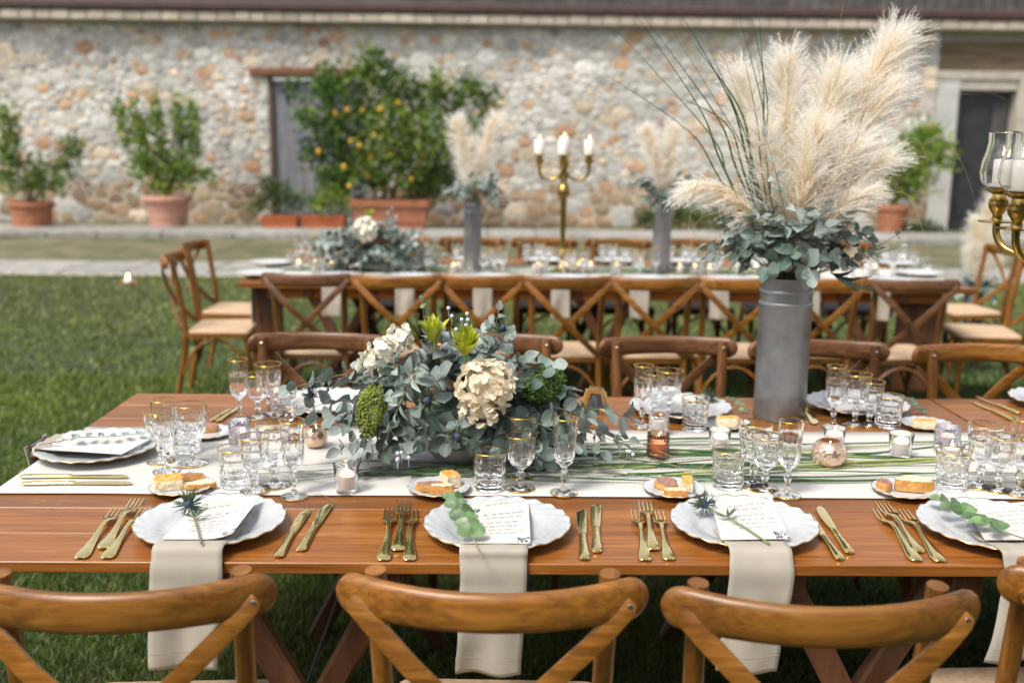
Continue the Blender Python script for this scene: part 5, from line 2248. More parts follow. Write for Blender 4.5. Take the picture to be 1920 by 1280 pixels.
def plume(parent, a, m, c, width, n, r, name='pampas_plume', droop=.0, hairs=34, hw=.00062, bl=.085, asym=0.0):
    """feathery plume: hundreds of curved branchlets carrying fine hairs"""
    a, m, c = Vector(a), Vector(m), Vector(c)
    b = MB()
    b.tube([bez(a, m, c, t/10) for t in range(11)], .0022, 6, r1=.0008)
    st = b.build(name, M_['straw'], parent, 180)
    V, F, Cc = [], [], []
    nv = 0
    for i in range(int(n*1.9)):
        t = .10+.80*r.random()**.85
        p = bez(a, m, c, t)
        d = (bez(a, m, c, min(1, t+.02))-bez(a, m, c, t-.02)).normalized()
        q = d.cross(Vector((r.gauss(0, 1), r.gauss(0, 1), r.gauss(0, 1))))
        if q.length < .05:
            continue
        q.normalize()
        env = math.sin(PI*min(1, .12+t*.80))**.6
        L = bl*r.uniform(.6, 1.25)*(.65+.5*env)
        sp = width*env*r.uniform(.15, 1.0)**.7
        # branchlet: leaves along the axis then bends outwards and droops
        e = p+d*L*.95+q*sp*1.15+Vector((asym*sp*.6, 0, -droop*L*.55))
        k = p+d*L*.55+q*sp*.30
        prev = None
        for h in range(hairs):
            u = .12+.88*h/hairs
            s = bez(p, k, e, u)
            tg = (bez(p, k, e, min(1, u+.06))-bez(p, k, e, u-.06)).normalized()
            o = Vector((r.gauss(0, 1), r.gauss(0, 1), r.gauss(0, 1)))*.62+tg*1.35+Vector((0, 0, -.15*droop))
            o.normalize()
            hl = .0105*r.uniform(.6, 1.5)
            w = Vector((r.gauss(0, 1), r.gauss(0, 1), r.gauss(0, 1)))
            w = (w-o*w.dot(o)).normalized()*hw*(1.2 if u < .6 else 1)
            V += [tuple(s-w), tuple(s+w), tuple(s+o*hl)]
            F.append((nv, nv+1, nv+2))
            nv += 3
            Cc.append(u)
    me = bpy.data.meshes.new('plumage')
    me.from_pydata(V, [], F)
    me.materials.append(M_['pampas'])
    me.materials.append(M_['pampas_tip'])
    me.polygons.foreach_set('material_index', [1 if (u > .52) else 0 for u in Cc])
    me.update()
    tag(link('plumage', me, st), kind='stuff')
    return st


def zinc_vase(parent, rad, h):
    b = MB()
    b.lathe([(rad*.97, 0), (rad, .003), (rad, h*.30), (rad*1.0, h-.078), (rad*1.03, h-.075), (rad*1.03, h-.070), (rad*.985, h-.066), (rad*.99, h-.044), (rad*1.03, h-.041), (rad*1.03, h-.036), (rad*.985, h-.032), (rad*.998, h-.004), (rad*1.012, h), (rad*.98, h+.001), (rad*.96, h-.004), (rad*.96, h-.12), (.001, h-.125)], 64)
    return b.build('vase', M_['zinc'], parent, 40)


vb_ = at(1460, 782, z=TZ)
VK = pxm(vb_+Vector((0, 0, .2)))
vtop = at(1469, 520, Y=vb_.y)
VH = vtop.z-TZ
VR = 48.0/pxm(vb_+Vector((0, 0, .1)))
vt = thing('pampas_vase', 'tall grey zinc vase of cream pampas and eucalyptus on the front table', 'vase', (vb_.x, vb_.y, TZ+.001))
zinc_vase(vt, VR, VH)
r = random.Random(31)


def VP(px, py, dy=0.0):
    """local point of the big vase from a photo pixel"""
    p = at(px, py, Y=vb_.y+dy)
    return p-Vector(vt.location)


top = Vector((0, 0, VH-.02))
for (mx, my, cx, cy, dy, w, n, dr, bl, asym) in (
        (1565, 235, 1690, 62, .02, .105, 760, .12, .115, .25), (1610, 235, 1672, 70, .06, .085, 420, .1, .10, .25), (1478, 260, 1474, 110, .0, .085, 620, .06, .105, 0), (1418, 285, 1386, 132, .03, .075, 560, .06, .10, -.1),
        (1530, 250, 1575, 135, -.03, .10, 560, .1, .11, .1), (1580, 265, 1672, 172, -.02, .070, 460, .2, .115, .3), (1570, 335, 1655, 300, -.06, .060, 380, .3, .11, .3), (1550, 385, 1618, 368, -.10, .055, 260, .3, .09, .3),
        (1400, 335, 1300, 352, -.05, .050, 320, .75, .09, -.4), (1500, 350, 1535, 240, -.09, .095, 480, .1, .11, .1), (1440, 360, 1432, 240, -.05, .075, 360, .1, .10, -.1), (1530, 365, 1605, 272, -.08, .075, 420, .15, .11, .2)):
    plume(vt, top, VP(mx, my, dy), VP(cx, cy, dy), w, int(n*.8), r, droop=dr, bl=bl, asym=asym, hairs=44, hw=.00050)
# stiff green blades
for (mx, my, cx, cy, dy, w) in ((1330, 250, 1129, 28, -.02, .0022), (1310, 200, 1168, -5, .0, .0024), (1345, 220, 1198, 20, .02, .0026), (1290, 245, 1121, 131, -.03, .0018), (1370, 190, 1273, 20, -.04, .0030), (1385, 200, 1290, 70, -.05, .0032), (1360, 230, 1240, 170, -.04, .0022),
                               (1430, 200, 1378, 5, -.06, .0022), (1438, 180, 1398, -20, -.06, .0026), (1432, 170, 1420, -30, -.05, .0022), (1420, 230, 1385, 60, -.07, .0018), (1400, 260, 1330, 90, -.05, .0028), (1395, 280, 1262, 60, -.03, .002)):
    blade(vt, [Vector((r.uniform(-.03, .0), -.02, VH-.02)), VP(lerp(1440, mx, .6)+r.uniform(-6, 6), lerp(430, my, .5), dy), VP(mx, my, dy), VP(cx, cy, dy)], w*1.6, 'blade', r, 'blade', False)
# loose thin blades and dry curls
for pts in ([(1520, 300), (1560, 120), (1584, -8)], [(1600, 280), (1640, 100), (1660, -10)], [(1560, 380), (1660, 190), (1732, 92)], [(1560, 320), (1700, 180), (1800, 158), (1925, 203)], [(1560, 340), (1690, 195), (1760, 178), (1838, 178)], [(1580, 300), (1720, 215), (1800, 300), (1832, 395)],
            [(1560, 400), (1700, 260), (1745, 330), (1748, 450)], [(1600, 410), (1690, 360), (1730, 430), (1742, 490)], [(1590, 400), (1650, 380), (1700, 420), (1718, 470)], [(1440, 420), (1330, 330), (1295, 390), (1310, 460), (1336, 500)], [(1430, 430), (1340, 400), (1300, 430), (1290, 510)],
            [(1420, 450), (1350, 440), (1322, 500), (1370, 520)], [(1430, 480), (1370, 500), (1310, 540), (1270, 585)], [(1560, 420), (1600, 430), (1618, 500), (1608, 575)], [(1470, 400), (1400, 330), (1365, 230), (1412, 300)], [(1425, 410), (1310, 380), (1300, 460), (1392, 505)], [(1560, 430), (1640, 415), (1720, 405), (1728, 372)],
            [(1420, 300), (1360, 115), (1340, 105), (1378, 98)], [(1450, 330), (1425, 150), (1418, 90), (1432, 120)]):
    dy = r.uniform(-.10, .02)
    blade(vt, [Vector((0, -.02, VH-.01))]+[VP(x, y, dy) for x, y in pts], r.uniform(.0007, .0012), r.choice(['straw', 'straw', 'bladelight']), r, 'blade', False)
# eucalyptus collar
NC = 48
for i in range(NC):
    a = i*2.39996
    L = r.uniform(.15, .235)
    el = lerp(-.36, 1.0, (i+.5)/NC)+r.uniform(-.15, .15)
    c = Vector((math.cos(a)*L*1.05*math.cos(el*.8), math.sin(a)*L*.85*math.cos(el*.8), VH+.085+L*math.sin(el)*.85))
    if math.sin(a) > .5 and i % 2:
        continue
    m = Vector((c.x*.5, c.y*.5, VH+.12+.04*el))
    sprig(vt, (c.x*.1, c.y*.1, VH-.03), m, c, r.choice(['round', 'deep', 'round', 'ovate', 'deep']), 3, r.uniform(1.0, 1.4), r, .40)
for (x, y, dy, k, n, s) in ((1648, 468, -.06, 'deep', 4, .85), (1690, 462, -.02, 'round', 3, .8), (1345, 400, -.04, 'ovate', 3, .9), (1325, 470, -.06, 'round', 4, .85), (1600, 400, -.10, 'round', 3, .9), (1700, 430, .0, 'ovate', 3, .7)):
    c = VP(x, y, dy)
    sprig(vt, (0, 0, VH-.02), Vector((c.x*.6, c.y, VH+.05)), c, k, n, s, r, .35)
sprig(vt, (0.01, -.03, VH), VP(1478, 400, -.13), VP(1436, 256, -.14), 'ovate', 8, .85, r, .15, 66, 'stem')
sprig(vt, (0.08, 0, VH), VP(1650, 320, .0), VP(1690, 275, .0), 'fern', 4, .8, r, .5)
for (x, y) in ((1612, 545), (1622, 560), (1605, 525)):
    c = VP(x, y, -.06)
    d = c-Vector((.08*(1 if x > 1470 else -1), -.05, VH+.02))
    link('leaf', LEAF['long%d' % r.randrange(3)], vt, frame(Vector((.10*(1 if x > 1470 else -1), -.06, VH+.02)), d, (0, -1, .2), 1.1, d.length/.10))

# ================================================================== CANDELABRA


def candelabrum(label, loc, H, arm, narm, rot, shade, s=1.0, top=True):
    t = thing('candelabrum', label, 'candelabrum', loc, rot)
    B = M_['brass']
    b = MB()
    b.lathe([(.062*s, 0), (.065*s, .006), (.052*s, .014), (.03*s, .03), (.016*s, .055), (.013*s, .09), (.02*s, .10), (.024*s, .115), (.014*s, .13), (.012*s, .15), (.0155*s, H*.45), (.018*s, H*.62), (.030*s, H*.66), (.034*s, H*.69), (.026*s, H*.73), (.014*s, H*.75), (.022*s, H*.80), (.014*s, H*.84), (.018*s, H*.9), (.026*s, H*.93), (.018*s, H*.96), (.014*s, H)], 28)
    b.build('stem', B, t, 60)
    cups = []
    for k in range(narm):
        a = 2*PI*k/narm
        u = Vector((math.cos(a), math.sin(a), 0))
        b = MB()
        z0 = H*.86
        pth = [u*.01+Vector((0, 0, z0)), u*arm*.25+Vector((0, 0, z0-.035)), u*arm*.55+Vector((0, 0, z0-.052)), u*arm*.85+Vector((0, 0, z0-.040)), u*arm*.98+Vector((0, 0, z0-.012)), u*arm+Vector((0, 0, z0+.02))]
        fine = []
        for i in range(len(pth)-1):
            for q in range(4):
                v = q/4
                p0, p1, p2, p3 = pth[max(0, i-1)], pth[i], pth[i+1], pth[min(len(pth)-1, i+2)]
                fine.append(.5*((2*p1)+(-p0+p2)*v+(2*p0-5*p1+4*p2-p3)*v*v+(-p0+3*p1-3*p2+p3)*v**3))
        fine.append(pth[-1])
        b.tube(fine, .0085*s, 10)
        am = b.build('arm', B, t, 60)
        c = u*arm+Vector((0, 0, z0+.018))
        b = MB()
        b.lathe([(.006, 0), (.040*s, .002), (.041*s, .005), (.012*s, .008), (.010*s, .018), (.020*s, .034), (.0225*s, .044), (.020*s, .050), (.021*s, .053), (.016*s, .058), (.0145*s, .066), (.030*s, .074), (.034*s, .078), (.012*s, .078)], 28, M=Matrix.Translation(c))
        b.build('cup', B, am, 50)
        cups.append(c+Vector((0, 0, .0785)))
    if top:
        b = MB()
        b.lathe([(.012*s, 0), (.03*s, .012), (.034*s, .016), (.012*s, .016)], 24, M=Matrix.Translation((0, 0, H)))
        b.build('cup', B, t, 50)
        cups.append(Vector((0, 0, H+.0165)))
    if shade:
        for c in cups:
            b = MB()
            out = [(.022, 0), (.034, .004), (.043, .018), (.0465, .034), (.043, .062), (.036, .088), (.0335, .105), (.0345, .125)]
            inn = [(x-.0016, z) for x, z in reversed(out[1:])]+[(.02, .0018)]
            inn[0] = (inn[0][0], inn[0][1]+.0006)
            b.lathe(out+inn, 40, M=Matrix.Translation(c))
            b.build('hurricane_shade', M_['glass'], t, 60)
    return t, [Matrix.Translation(loc) @ Matrix.Rotation(rot, 4, 'Z') @ c for c in cups]


cp = at(1905, 436, Y=2.12)
cz = cp.z-.018
ca_rot = R(200)
ARM = .185
# the front arm's plate is at cp; the stem stands beyond the right edge of the frame
u = Vector((math.cos(ca_rot), math.sin(ca_rot), 0))
stem = cp-u*ARM
H1 = (cz-TZ)/.86
cn, cups = candelabrum('brass candelabrum with glass shades cut by the right picture edge', (stem.x, stem.y, RT+.001), H1, ARM, 5, ca_rot, True, 1.0)
for i, c in enumerate(cups):
    lab = ['white candle in the front glass shade of the brass candelabrum', 'white candle in a rear glass shade of the brass candelabrum', 'white candle in a hidden outer shade of the brass candelabrum', 'white candle in the back left shade of the brass candelabrum', 'white candle in the left shade of the brass candelabrum', 'white candle on top of the right brass candelabrum'][i]
    k = make_candle(lab, .019, .062, 'wax', True)
    k.location = c+Vector((0, 0, .004))

# candle in a terracotta saucer out on the grass
p = at(240, 533, z=0)
sc2 = thing('saucer', 'terracotta saucer with a burning candle on the lawn', 'saucer', (p.x, p.y, .004))
b = MB()
b.lathe([(.085, 0), (.09, .004), (.097, .020), (.099, .024), (.092, .024), (.08, .010), (.001, .008)], 32)
b.build('dish', M_['terracotta'], sc2, 50)
k = make_candle('candle burning in the terracotta saucer on the lawn', .038, .045, 'wax', True)
k.location = (p.x, p.y, .0135)
for ch in k.children:
    if ch.name.startswith('flame'):
        ch.scale = (5, 5, 3.4)
        ch.location = (0, 0, -.128)

# ================================================================== FAR TABLE
FG = {'champagne_flute': 'flutes on the far table', 'water_goblet': 'large goblets on the far table', 'wine_goblet': 'small goblets on the far table', 'tumbler': 'tumblers on the far table'}
FL = {k: v+' in the blurred rows on the far table' for k, v in GNAME.items()}
r = random.Random(77)


ORD = ['first', 'second', 'third', 'fourth', 'fifth', 'sixth', 'seventh', 'eighth', 'ninth']
SHORT = {'champagne_flute': 'cut glass flute', 'water_goblet': 'large cut glass goblet', 'wine_goblet': 'small cut glass goblet', 'tumbler': 'squat cut glass tumbler'}


def far_glass(kind, x, y, where):
    z = (RT if fr0 < y < fr1 else TZ)+.001
    dup(GP[kind], (x, y, z), r.uniform(0, 3), SHORT[kind]+' '+where, FG[kind])


fxs = [at(px, 505, Y=FF+.2).x for px in (622, 759, 905, 1051, 1199, 1349, 1500, 1651)]
for i, x in enumerate(fxs):
    lab = 'beige napkin hanging from the blurred far table, number %s along from the left' % ['one', 'two', 'three', 'four', 'five', 'six', 'seven', 'eight'][i]
    lab = ['beige napkin on the far table seen through the first chair from its left', 'beige napkin on the far table seen through its second chair from left',
           'beige napkin on the far table just above the lime bracts and berries', 'beige napkin on the far table below the candelabrum',
           'beige napkin on the far table below the second grey vase', 'beige napkin on the far table left of the big vase',
           'beige napkin on the far table half hidden behind the big vase', 'beige napkin on the far table in its last chair on the right'][i]
    yt = FF
    xc = at((622, 759, 905, 1051, 1199, 1349, 1520, 1651)[i], 540, Y=FF).x
    wdt = 36/pxm((xc, FF, TZ))
    napkin(lab, xc, wdt, at(960, 600, Y=FF-.02).z+.01, 20+i, 0, FF+.02, FF+.16, 'napkins hanging from the far table', FF, TZ, .02, 26)
    dup(pp, (x+.03, FF+.20, TZ+.001), r.uniform(0, 6), 'white plate behind the %s chair from the left of the far table' % ORD[i], 'plates on the near side of the far table')
    for kind, dx, dy in (('tumbler', -.10, .40), ('wine_goblet', .02, .43), ('water_goblet', .06, .50), ('champagne_flute', .13, .40)):
        far_glass(kind, x+dx+r.uniform(-.02, .02), FF+dy+r.uniform(-.02, .02), 'behind the %s chair from the left of the blurred far table' % ORD[i])
bxs = [at(px, 460, Y=FBK-.25).x for px in (640, 770, 888, 1022, 1157, 1290, 1420, 1550, 1690)]
for i, x in enumerate(bxs):
    dup(pp, (x, FBK-.19, TZ+.001), r.uniform(0, 6), 'white plate at the %s place from left on the far table rear side' % ORD[i], 'plates on the far side of the far table')
    for kind, dx, dy in (('tumbler', .12, .40), ('wine_goblet', .02, .42), ('water_goblet', -.05, .36), ('champagne_flute', -.12, .42)):
        far_glass(kind, x+dx+r.uniform(-.02, .02), FBK-dy+r.uniform(-.02, .02), 'at the far table rear side, %s place from the left' % ORD[i])
# the two places at the left end, and one at the right
for (px, py, lab) in ((486, 512, 'white plate at the nearer left corner of the far table'), (508, 492, 'white plate at the farther left corner of the far table'), (1722, 512, 'white plate at the right end of the far table')):
    p = at(px, py, z=TZ+.02)
    dup(pp, (p.x, p.y, TZ+.005), 1.0, lab)
for (px, py, kind) in ((548, 496, 'tumbler'), (560, 492, 'water_goblet'), (575, 490, 'wine_goblet'), (590, 492, 'champagne_flute'), (1600, 500, 'champagne_flute'), (1660, 500, 'water_goblet')):
    p = at(px, py, z=TZ)
    far_glass(kind, p.x, p.y, 'near the %s end of the blurred far table' % ('left' if px < 1000 else 'right'))
vot = None
for i, px in enumerate((560, 590, 622, 650, 850, 858, 1005, 1012, 1085, 1107, 1156, 1275, 1302, 1330, 1418, 1590, 1640)):
    y = FF+.47+r.uniform(-.05, .12)
    x = at(px, 500, Y=y).x
    nth = ['leftmost', 'second', 'third', 'fourth', 'fifth', 'sixth', 'seventh', 'eighth', 'ninth', 'tenth', 'eleventh', 'twelfth', 'thirteenth', 'fourteenth', 'fifteenth', 'sixteenth', 'rightmost'][i]
    lab = 'glowing clear votive glass, %s from the left along the far table' % nth
    clb = 'lit candle in the %s votive from the left along the far table' % nth
    if i in (0, 16):
        lab, clb = lab.replace(' from the left', ''), clb.replace(' from the left', '')
    if vot is None:
        o = vot = holder('clear', lab, .029, .062)
        vot['group'] = 'votives on the far table'
        vc = make_candle(clb, .02, .034, 'waxpink')
        vc['group'] = 'candles in the votives on the far table'
        c = vc
    else:
        o = copy_tree(vot)
        c = copy_tree(vc)
        o['label'], c['label'] = lab, clb
    o.location = (x, y, RT+.001)
    c.location = (x, y, RT+.0105)

for dx_, lab in ((-1.15, 'long green grass blades strewn over the far table left half'), (.55, 'long green grass blades strewn over the far table right half')):
    c = copy_tree(gb)
    c.location = (dx_, fr0-RY0, RT+.001)
    c['label'] = lab
    c['group'] = 'grass bundles along the table runners'
gb['group'] = 'grass bundles along the table runners'

# low flowers, two pampas vases and a candelabrum on the far table
p = at(704, 505, z=RT)
yv = FF+.56
flower_bowl('blurred low bowl of eucalyptus with one big white hydrangea on far table', (at(704, 500, Y=yv).x, yv, RT+.001), .9, 9, True)


def small_pampas(label, px, ptop, tips, rad, yv, z0=None, seed=1, leaves=16, kcol='pampas'):
    r = random.Random(seed)
    z0 = RT if z0 is None else z0
    base = at(px, 500, Y=yv)
    h = at(px, ptop, Y=yv).z-z0
    t = thing('pampas_vase', label, 'vase', (base.x, yv, z0+.001))
    zinc_vase(t, rad, h)
    for (tx, ty, w, n) in tips:
        c = at(tx, ty, Y=yv)-Vector(t.location)
        a = Vector((0, 0, h-.02))
        m = Vector((c.x*.25, 0, lerp(h, c.z, .5)))
        plume(t, a, m, c, w, n, r, droop=.15, hairs=16, hw=.0016, bl=.085)
    for i in range(5):
        blade(t, [a, Vector((r.uniform(-.02, .03), 0, h+.2)), Vector((r.uniform(-.05, .08), 0, h+r.uniform(.35, .5)))], .004, 'blade', r, 'blade', False)
    for i in range(leaves):
        an = 2*PI*i/leaves
        L = r.uniform(.12, .22)
        c = Vector((math.cos(an)*L, math.sin(an)*L*.8, h+r.uniform(-.06, .16)))
        sprig(t, (0, 0, h-.02), Vector((c.x*.5, c.y*.5, h+.08)), c, r.choice(['round', 'deep']), 3, 1.3, r, .35)
    return t


fk = pxm((0, yv, 1.0))
small_pampas('blurred grey vase with two pampas plumes left of the far candelabrum', 886, 374, [(852, 218, .095, 420), (934, 212, .095, 420), (874, 262, .10, 260), (912, 272, .10, 260)], 16.5/fk, yv, seed=5)
small_pampas('blurred grey vase with pampas right of the far candelabrum', 1239, 374, [(1208, 234, .10, 420), (1266, 232, .10, 420), (1228, 275, .10, 160)], 16.5/fk, yv, seed=6)
xc = at(1054, 500, Y=yv).x
Hc = at(1054, 283, Y=yv).z-RT-.02
cn2, cups2 = candelabrum('blurred brass candelabrum with five bare white candles on far table', (xc, yv, RT+.001), Hc, 46/fk, 4, R(-6), False, 1.15)
for c, lab in zip(cups2, ('bare candle on the right arm of the far candelabrum', 'bare candle on the back arm of the far candelabrum', 'bare candle on the left arm of the far candelabrum', 'bare candle on the front arm of the far candelabrum', 'tallest bare candle on top of the far candelabrum')):
    k = make_candle(lab, .030, .085, 'wax')
    k.location = c
# pampas arrangement past the right end of the far table
small_pampas('pampas arrangement with eucalyptus standing beyond the far table right end', 1832, 545, [(1862, 355, .12, 420), (1826, 400, .11, 380), (1888, 400, .10, 260), (1850, 430, .13, 360), (1822, 460, .10, 260), (1868, 480, .10, 260)], .07, FBK+.75, 0.0, 8, 20)

# ================================================================== POTS AND SHRUBS BY THE WALL


def leaf_cloud(clumps, nleaf, size, cols, seed, parent, name='crown', yscale=.8, up=.5):
    """leaf-sized faces spread through ragged clumps; clumps: (x, z, y, rx, rz) local"""
    r = random.Random(seed)
    V, F, T = [], [], []
    tot = sum(c[3]*c[4] for c in clumps)
    k = 0
    for (cx, cz, cy, rx, rz) in clumps:
        n = int(nleaf*rx*rz/tot)
        base = r.choice(cols)
        for _ in range(n):
            v = Vector((r.gauss(0, 1), r.gauss(0, 1), r.gauss(0, 1))).normalized()*(r.random()**.45)
            v *= 1+.8*mnoise.noise(v*2.6+Vector((cx*3, cz*3, seed)))
            p = Vector((cx+v.x*rx, cy+v.y*min(rx, rz)*yscale, cz+v.z*rz))
            d = (v*.7+Vector((r.gauss(0, .5), r.gauss(0, .5), up+r.gauss(0, .4)))).normalized()
            s_ = d.cross(Vector((r.gauss(0, 1), r.gauss(0, 1), r.gauss(0, 1)))).normalized()
            nn = s_.cross(d)
            L = size*r.uniform(.65, 1.3)
            W = L*.24
            V += [tuple(p), tuple(p+d*L*.5+s_*W+nn*W*.3), tuple(p+d*L), tuple(p+d*L*.5-s_*W+nn*W*.3)]
            F.append((k, k+1, k+2))
            F.append((k, k+2, k+3))
            k += 4
            c = r.choice(cols) if r.random() < .6 else base
            q = r.uniform(.75, 1.3)
            T += [(c[0]*q, c[1]*q, c[2]*q)]*4
    me = bpy.data.meshes.new(name)
    me.from_pydata(V, [], F)
    me.update()
    set_tint(me, T)
    me.materials.append(M_['leafmass'])
    return link(name, me, parent)


def round_pot(parent, rt, rb, h, mat, rings=3):
    b = MB()
    pr = [(rb*.92, 0), (rb, .01)]
    for i in range(1, rings+1):
        u = i/(rings+1)*.82
        rr = lerp(rb, rt*.93, u)
        pr += [(rr, h*u-.012), (rr*1.018, h*u), (rr, h*u+.012)]
    pr += [(rt*.92, h*.82), (rt*1.0, h*.845), (rt*1.03, h*.90), (rt*1.0, h*.985), (rt*.97, h), (rt*.88, h*.985), (rt*.86, h*.92), (.001, h*.91)]
    b.lathe(pr, 40)
    b.build('pot', M_[mat], parent, 40)
    s = MB()
    s.lathe([(rt*.86, h*.90), (rt*.5, h*.935), (.001, h*.94)], 24, cap0=False)
    s.build('soil', M_['soil'], parent, 60)


G1 = [(.05, .11, .015), (.10, .19, .022), (.17, .27, .03), (.25, .33, .045)]
G2 = [(.030, .065, .016), (.05, .095, .02), (.075, .125, .022)]
GL = [(.028, .075, .010), (.055, .125, .014), (.095, .175, .02), (.16, .235, .028)]


def shrub_in_pot(label, name, px0, px1, pytop, pybase, clumps, nleaf, size, cols, mat, seed, cat='potted plant', bot=.72, rings=3, yoff=0.0):
    pc = at((px0+px1)/2, pybase, z=.012)
    y = pc.y+yoff
    K = pxm((pc.x, y, .5))
    t = thing(name, label, cat, (pc.x, y, .012))
    rt = (px1-px0)/2/K
    h = at((px0+px1)/2, pytop, Y=y).z-.012
    round_pot(t, rt, rt*bot, h, mat, rings)
    loc = Vector(t.location)
    cl = []
    rr = random.Random(seed)
    for (cx, cy, rx, rz) in clumps:
        q = at(cx, cy, Y=y)-loc
        cl.append((q.x, q.z, rr.uniform(-.12, .12), rx/K, rz/K))
    st = MB()
    for (x, z, yy, rx, rz) in cl:
        st.tube([(rr.uniform(-.04, .04), rr.uniform(-.04, .04), h*.9), (x*.35, yy*.5, lerp(h, z, .5)), (x, yy, z+rz*.5)], .016, 6, r1=.005)
    st.build('stems', M_['bark'], t, 180)
    leaf_cloud(cl, nleaf, size, cols, seed, t)
    return t


shrub_in_pot('leggy shrub in the leftmost terracotta pot by the stone wall', 'potted_shrub', 22, 104, 378, 434, [(6, 225, 12, 40), (28, 250, 12, 50), (14, 290, 22, 48), (10, 340, 24, 26), (70, 330, 26, 36), (100, 345, 16, 20), (135, 285, 22, 34), (120, 318, 18, 20), (60, 350, 22, 14)], 1500, .105, G1, 'terracotta', 41, bot=.78)
shrub_in_pot('bright upright shrub in the pale ringed terracotta pot', 'potted_shrub', 272, 360, 366, 434, [(220, 212, 9, 26), (236, 245, 11, 40), (256, 225, 10, 40), (272, 265, 14, 50), (290, 225, 10, 44), (302, 280, 15, 50), (330, 215, 10, 34), (340, 262, 13, 50), (362, 222, 11, 40), (368, 275, 12, 44), (270, 318, 26, 32), (320, 325, 34, 36), (356, 322, 22, 30), (306, 352, 26, 14), (388, 330, 14, 16)], 3000, .10, G1, 'terracotta_pink', 42, bot=.66)
# lemon tree in a big planter
lt = at(735, 436, z=.012)
ltY = lt.y-.05
K = pxm((lt.x, ltY, 1))
tree = thing('lemon_tree', 'big lemon tree with yellow fruit in a terracotta trough before the door', 'tree', (lt.x, ltY, .012))
loc = Vector(tree.location)
W2, W1, HH = 72/K, 62/K, at(735, 374, Y=ltY).z
b = MB()
for (z, w, d_) in ((0, W1, .34), (.06, W1*1.01, .345), (HH*.8, W2*.97, .40)):
    pass
ring = lambda w, d_, z: [(-w, -d_, z), (w, -d_, z), (w, d_, z), (-w, d_, z)]
vv, ff = [], []
for (z, w, d_) in ((0, W1, .30), (HH*.36, lerp(W1, W2, .4), .33), (HH*.37, lerp(W1, W2, .4)+.02, .35), (HH*.42, lerp(W1, W2, .45)+.02, .35), (HH*.43, lerp(W1, W2, .45), .33), (HH*.80, W2*.95, .36), (HH*.81, W2, .40), (HH, W2*1.01, .41), (HH, W2*.93, .36), (HH*.9, W2*.92, .35)):
    vv += ring(w, d_, z)
for i in range(9):
    for j in range(4):
        a, c = i*4+j, i*4+(j+1) % 4
        ff.append((a, c, c+4, a+4))
ff += [(3, 2, 1, 0), (36, 37, 38, 39)]
b.add(vv, ff)
b.build('trough', M_['terracotta'], tree, 30)
s = MB()
s.box((0, 0, HH*.90+.015), (W2*1.84, .70, .03), bev=.01)
s.build('soil', M_['soil'], tree, 30)
L_ = lambda px, py, dy=0.0: at(px, py, Y=ltY+dy)-loc
b = MB()
for pts, r0, r1 in (([(720, 372), (722, 340), (708, 300), (690, 260)], .045, .02), ([(735, 372), (748, 330), (762, 290), (775, 240)], .045, .02), ([(722, 340), (750, 310), (800, 260), (850, 200)], .028, .01), ([(708, 300), (660, 260), (610, 210)], .025, .01), ([(715, 330), (660, 320), (610, 320)], .022, .01), ([(690, 260), (700, 190), (705, 140)], .022, .008), ([(750, 330), (810, 330), (850, 310)], .02, .008)):
    b.tube([L_(*q) for q in pts], r0, 8, r1=r1)
b.build('trunk', M_['bark'], tree, 180)
rr = random.Random(50)
lc = [(606, 160, 24, 28), (640, 165, 36, 40), (690, 150, 40, 44), (708, 115, 18, 24), (745, 170, 40, 40), (790, 200, 34, 44), (578, 222, 22, 22), (620, 230, 44, 44), (680, 230, 50, 48), (740, 240, 50, 50), (800, 260, 44, 48), (585, 290, 26, 30), (640, 300, 46, 40), (700, 310, 46, 40), (760, 300, 50, 44), (820, 310, 34, 44), (618, 350, 18, 26), (640, 340, 34, 30), (700, 350, 30, 20), (790, 350, 40, 24), (880, 170, 26, 34), (915, 190, 22, 26), (850, 190, 20, 30), (850, 250, 36, 40), (545, 170, 14, 20), (905, 235, 24, 22), (820, 170, 20, 34)]
cl = []
for (cx, cy, rx, rz) in lc:
    q = L_(cx, cy)
    cl.append((q.x, q.z, rr.uniform(-.35, .3), rx/K*1.05, rz/K*1.05))
leaf_cloud(cl, 8000, .12, GL, 51, tree, 'crown', .9, .35)
for (px, py) in ((628, 213), (679, 208), (651, 206), (713, 206), (747, 193), (702, 254), (674, 273), (657, 265), (696, 295), (754, 274), (735, 291), (795, 289), (819, 273), (645, 313), (655, 349), (597, 284), (772, 336), (708, 240), (690, 330), (760, 245)):
    q = L_(px, py, -.30+rr.uniform(-.12, .08))
    b = MB()
    b.lathe([(.004, -.056), (.018, -.045), (.038, -.02), (.042, 0), (.037, .022), (.018, .044), (.006, .054)], 14, M=Matrix.Translation(q) @ Matrix.Rotation(rr.uniform(-.4, .4), 4, 'Y') @ Matrix.Scale(.95, 4))
    b.build('lemon', M_['lemon'], tree, 180)


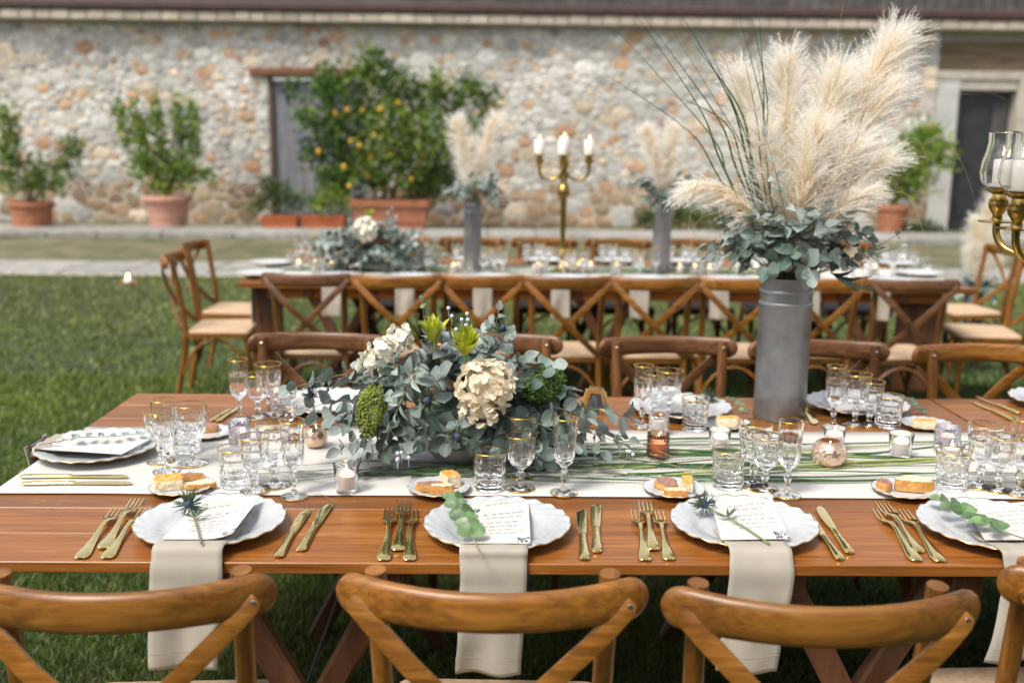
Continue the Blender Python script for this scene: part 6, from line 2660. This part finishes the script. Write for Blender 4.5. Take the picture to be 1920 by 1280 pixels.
def window_box(label, px0, px1, pytop, pybase, clumps, nleaf, cols, seed):
    pc = at((px0+px1)/2, pybase, z=.01)
    y = pc.y
    K = pxm((pc.x, y, .3))
    t = thing('window_box', label, 'planter', (pc.x, y, .01))
    w, h = (px1-px0)/2/K, at((px0+px1)/2, pytop, Y=y).z-.01
    b = MB()
    vv, ff = [], []
    for (z, ww, dd) in ((0, w*.90, .15), (h*.84, w*.96, .18), (h*.85, w, .20), (h, w*1.0, .20), (h, w*.94, .17), (h*.86, w*.93, .165)):
        vv += ring(ww, dd, z)
    for i in range(5):
        for j in range(4):
            a, c = i*4+j, i*4+(j+1) % 4
            ff.append((a, c, c+4, a+4))
    ff += [(3, 2, 1, 0), (20, 21, 22, 23)]
    b.add(vv, ff)
    b.build('box', M_['planter'], t, 30)
    s = MB()
    s.box((0, 0, h*.87), (w*1.85, .32, .03), bev=.005)
    s.build('soil', M_['soil'], t, 30)
    loc = Vector(t.location)
    cl = []
    rr = random.Random(seed)
    for (cx, cy, rx, rz) in clumps:
        q = at(cx, cy, Y=y)-loc
        cl.append((q.x, q.z, rr.uniform(-.1, .1), rx/K, rz/K))
    st = MB()
    for (x, z, yy, rx, rz) in cl:
        st.tube([(x*.5, 0, h*.87), (x*.8, yy, lerp(h, z, .6)), (x, yy, z)], .010, 6, r1=.004)
    st.build('stems', M_['bark'], t, 180)
    leaf_cloud(cl, nleaf, .08, cols, seed, t, 'foliage')


window_box('left orange planter box with dark straggly plants by the door', 495, 562, 403, 437, [(500, 380, 30, 16), (520, 365, 34, 32), (550, 380, 24, 24), (500, 345, 16, 16), (478, 390, 16, 10)], 900, G2, 61)
window_box('right orange planter box with greener plants beside the lemon trough', 567, 650, 403, 437, [(590, 385, 24, 20), (620, 375, 30, 30), (640, 350, 20, 34), (650, 385, 14, 20)], 900, G1, 62)
# pot behind the lemon trough
shrub_in_pot('pinkish pot with dark foliage partly behind the lemon trough', 'potted_shrub', 752, 806, 364, 430, [(800, 340, 40, 30), (775, 350, 20, 14), (830, 345, 26, 30)], 900, .10, G2, 'terracotta_pink', 63, yoff=.0)
shrub_in_pot('rounded shrub in a terracotta pot by the white plastered jamb', 'potted_shrub', 1640, 1700, 384, 442, [(1700, 300, 44, 40), (1738, 262, 44, 36), (1712, 340, 44, 34), (1675, 320, 34, 40), (1756, 296, 30, 36), (1690, 365, 34, 20)], 2600, .10, G1, 'terracotta', 64)
# low dark bush under the far vase
p = at(1262, 440, z=.01)
hb = thing('low_bush', 'low dark green bush at the wall foot behind the second vase', 'bush', (p.x, p.y, .01))
Kb = pxm((p.x, p.y, .3))
cl = [((dx)/Kb, hz/Kb, 0, rx/Kb, rz/Kb) for dx, hz, rx, rz in ((-52, 26, 24, 22), (-20, 30, 28, 28), (16, 32, 30, 30), (50, 28, 26, 26), (90, 22, 24, 20))]
st = MB()
for (x, z, yy, rx, rz) in cl:
    st.tube([(x*.8, 0, 0), (x, 0, z)], .012, 6, r1=.005)
st.build('stems', M_['bark'], hb, 180)
leaf_cloud(cl, 2200, .07, G2, 66, hb, 'foliage')
# bush clump low behind the dark door, right
p = at(1725, 444, z=.01)
hb = thing('low_bush', 'small weedy bush at the foot of the white jamb', 'bush', (p.x, p.y, .01))
cl = [((dx)/Kb, hz/Kb, 0, rx/Kb, rz/Kb) for dx, hz, rx, rz in ((-20, 12, 24, 14), (16, 14, 24, 14))]
leaf_cloud(cl, 500, .07, G2, 67, hb, 'foliage')

# unseen hedge added behind the camera to block low light and darken reflections
hd = thing('light_blocking_hedge', 'unseen tall dark hedge added behind the camera to block low light', 'hedge', (0, -6.5, 0))
b = MB()
b.box((0, -.8, 1.9), (30, 1.0, 3.8), bev=.2)
b.build('hedge_core', M_['bark'], hd, 30)
cl = [(x_, z_, 0, 1.5, 1.15) for x_ in np.arange(-14, 15, 1.7) for z_ in (.8, 2.3, 3.6)]
leaf_cloud(cl, 26000, .16, G2, 71, hd, 'foliage', .9, .2)
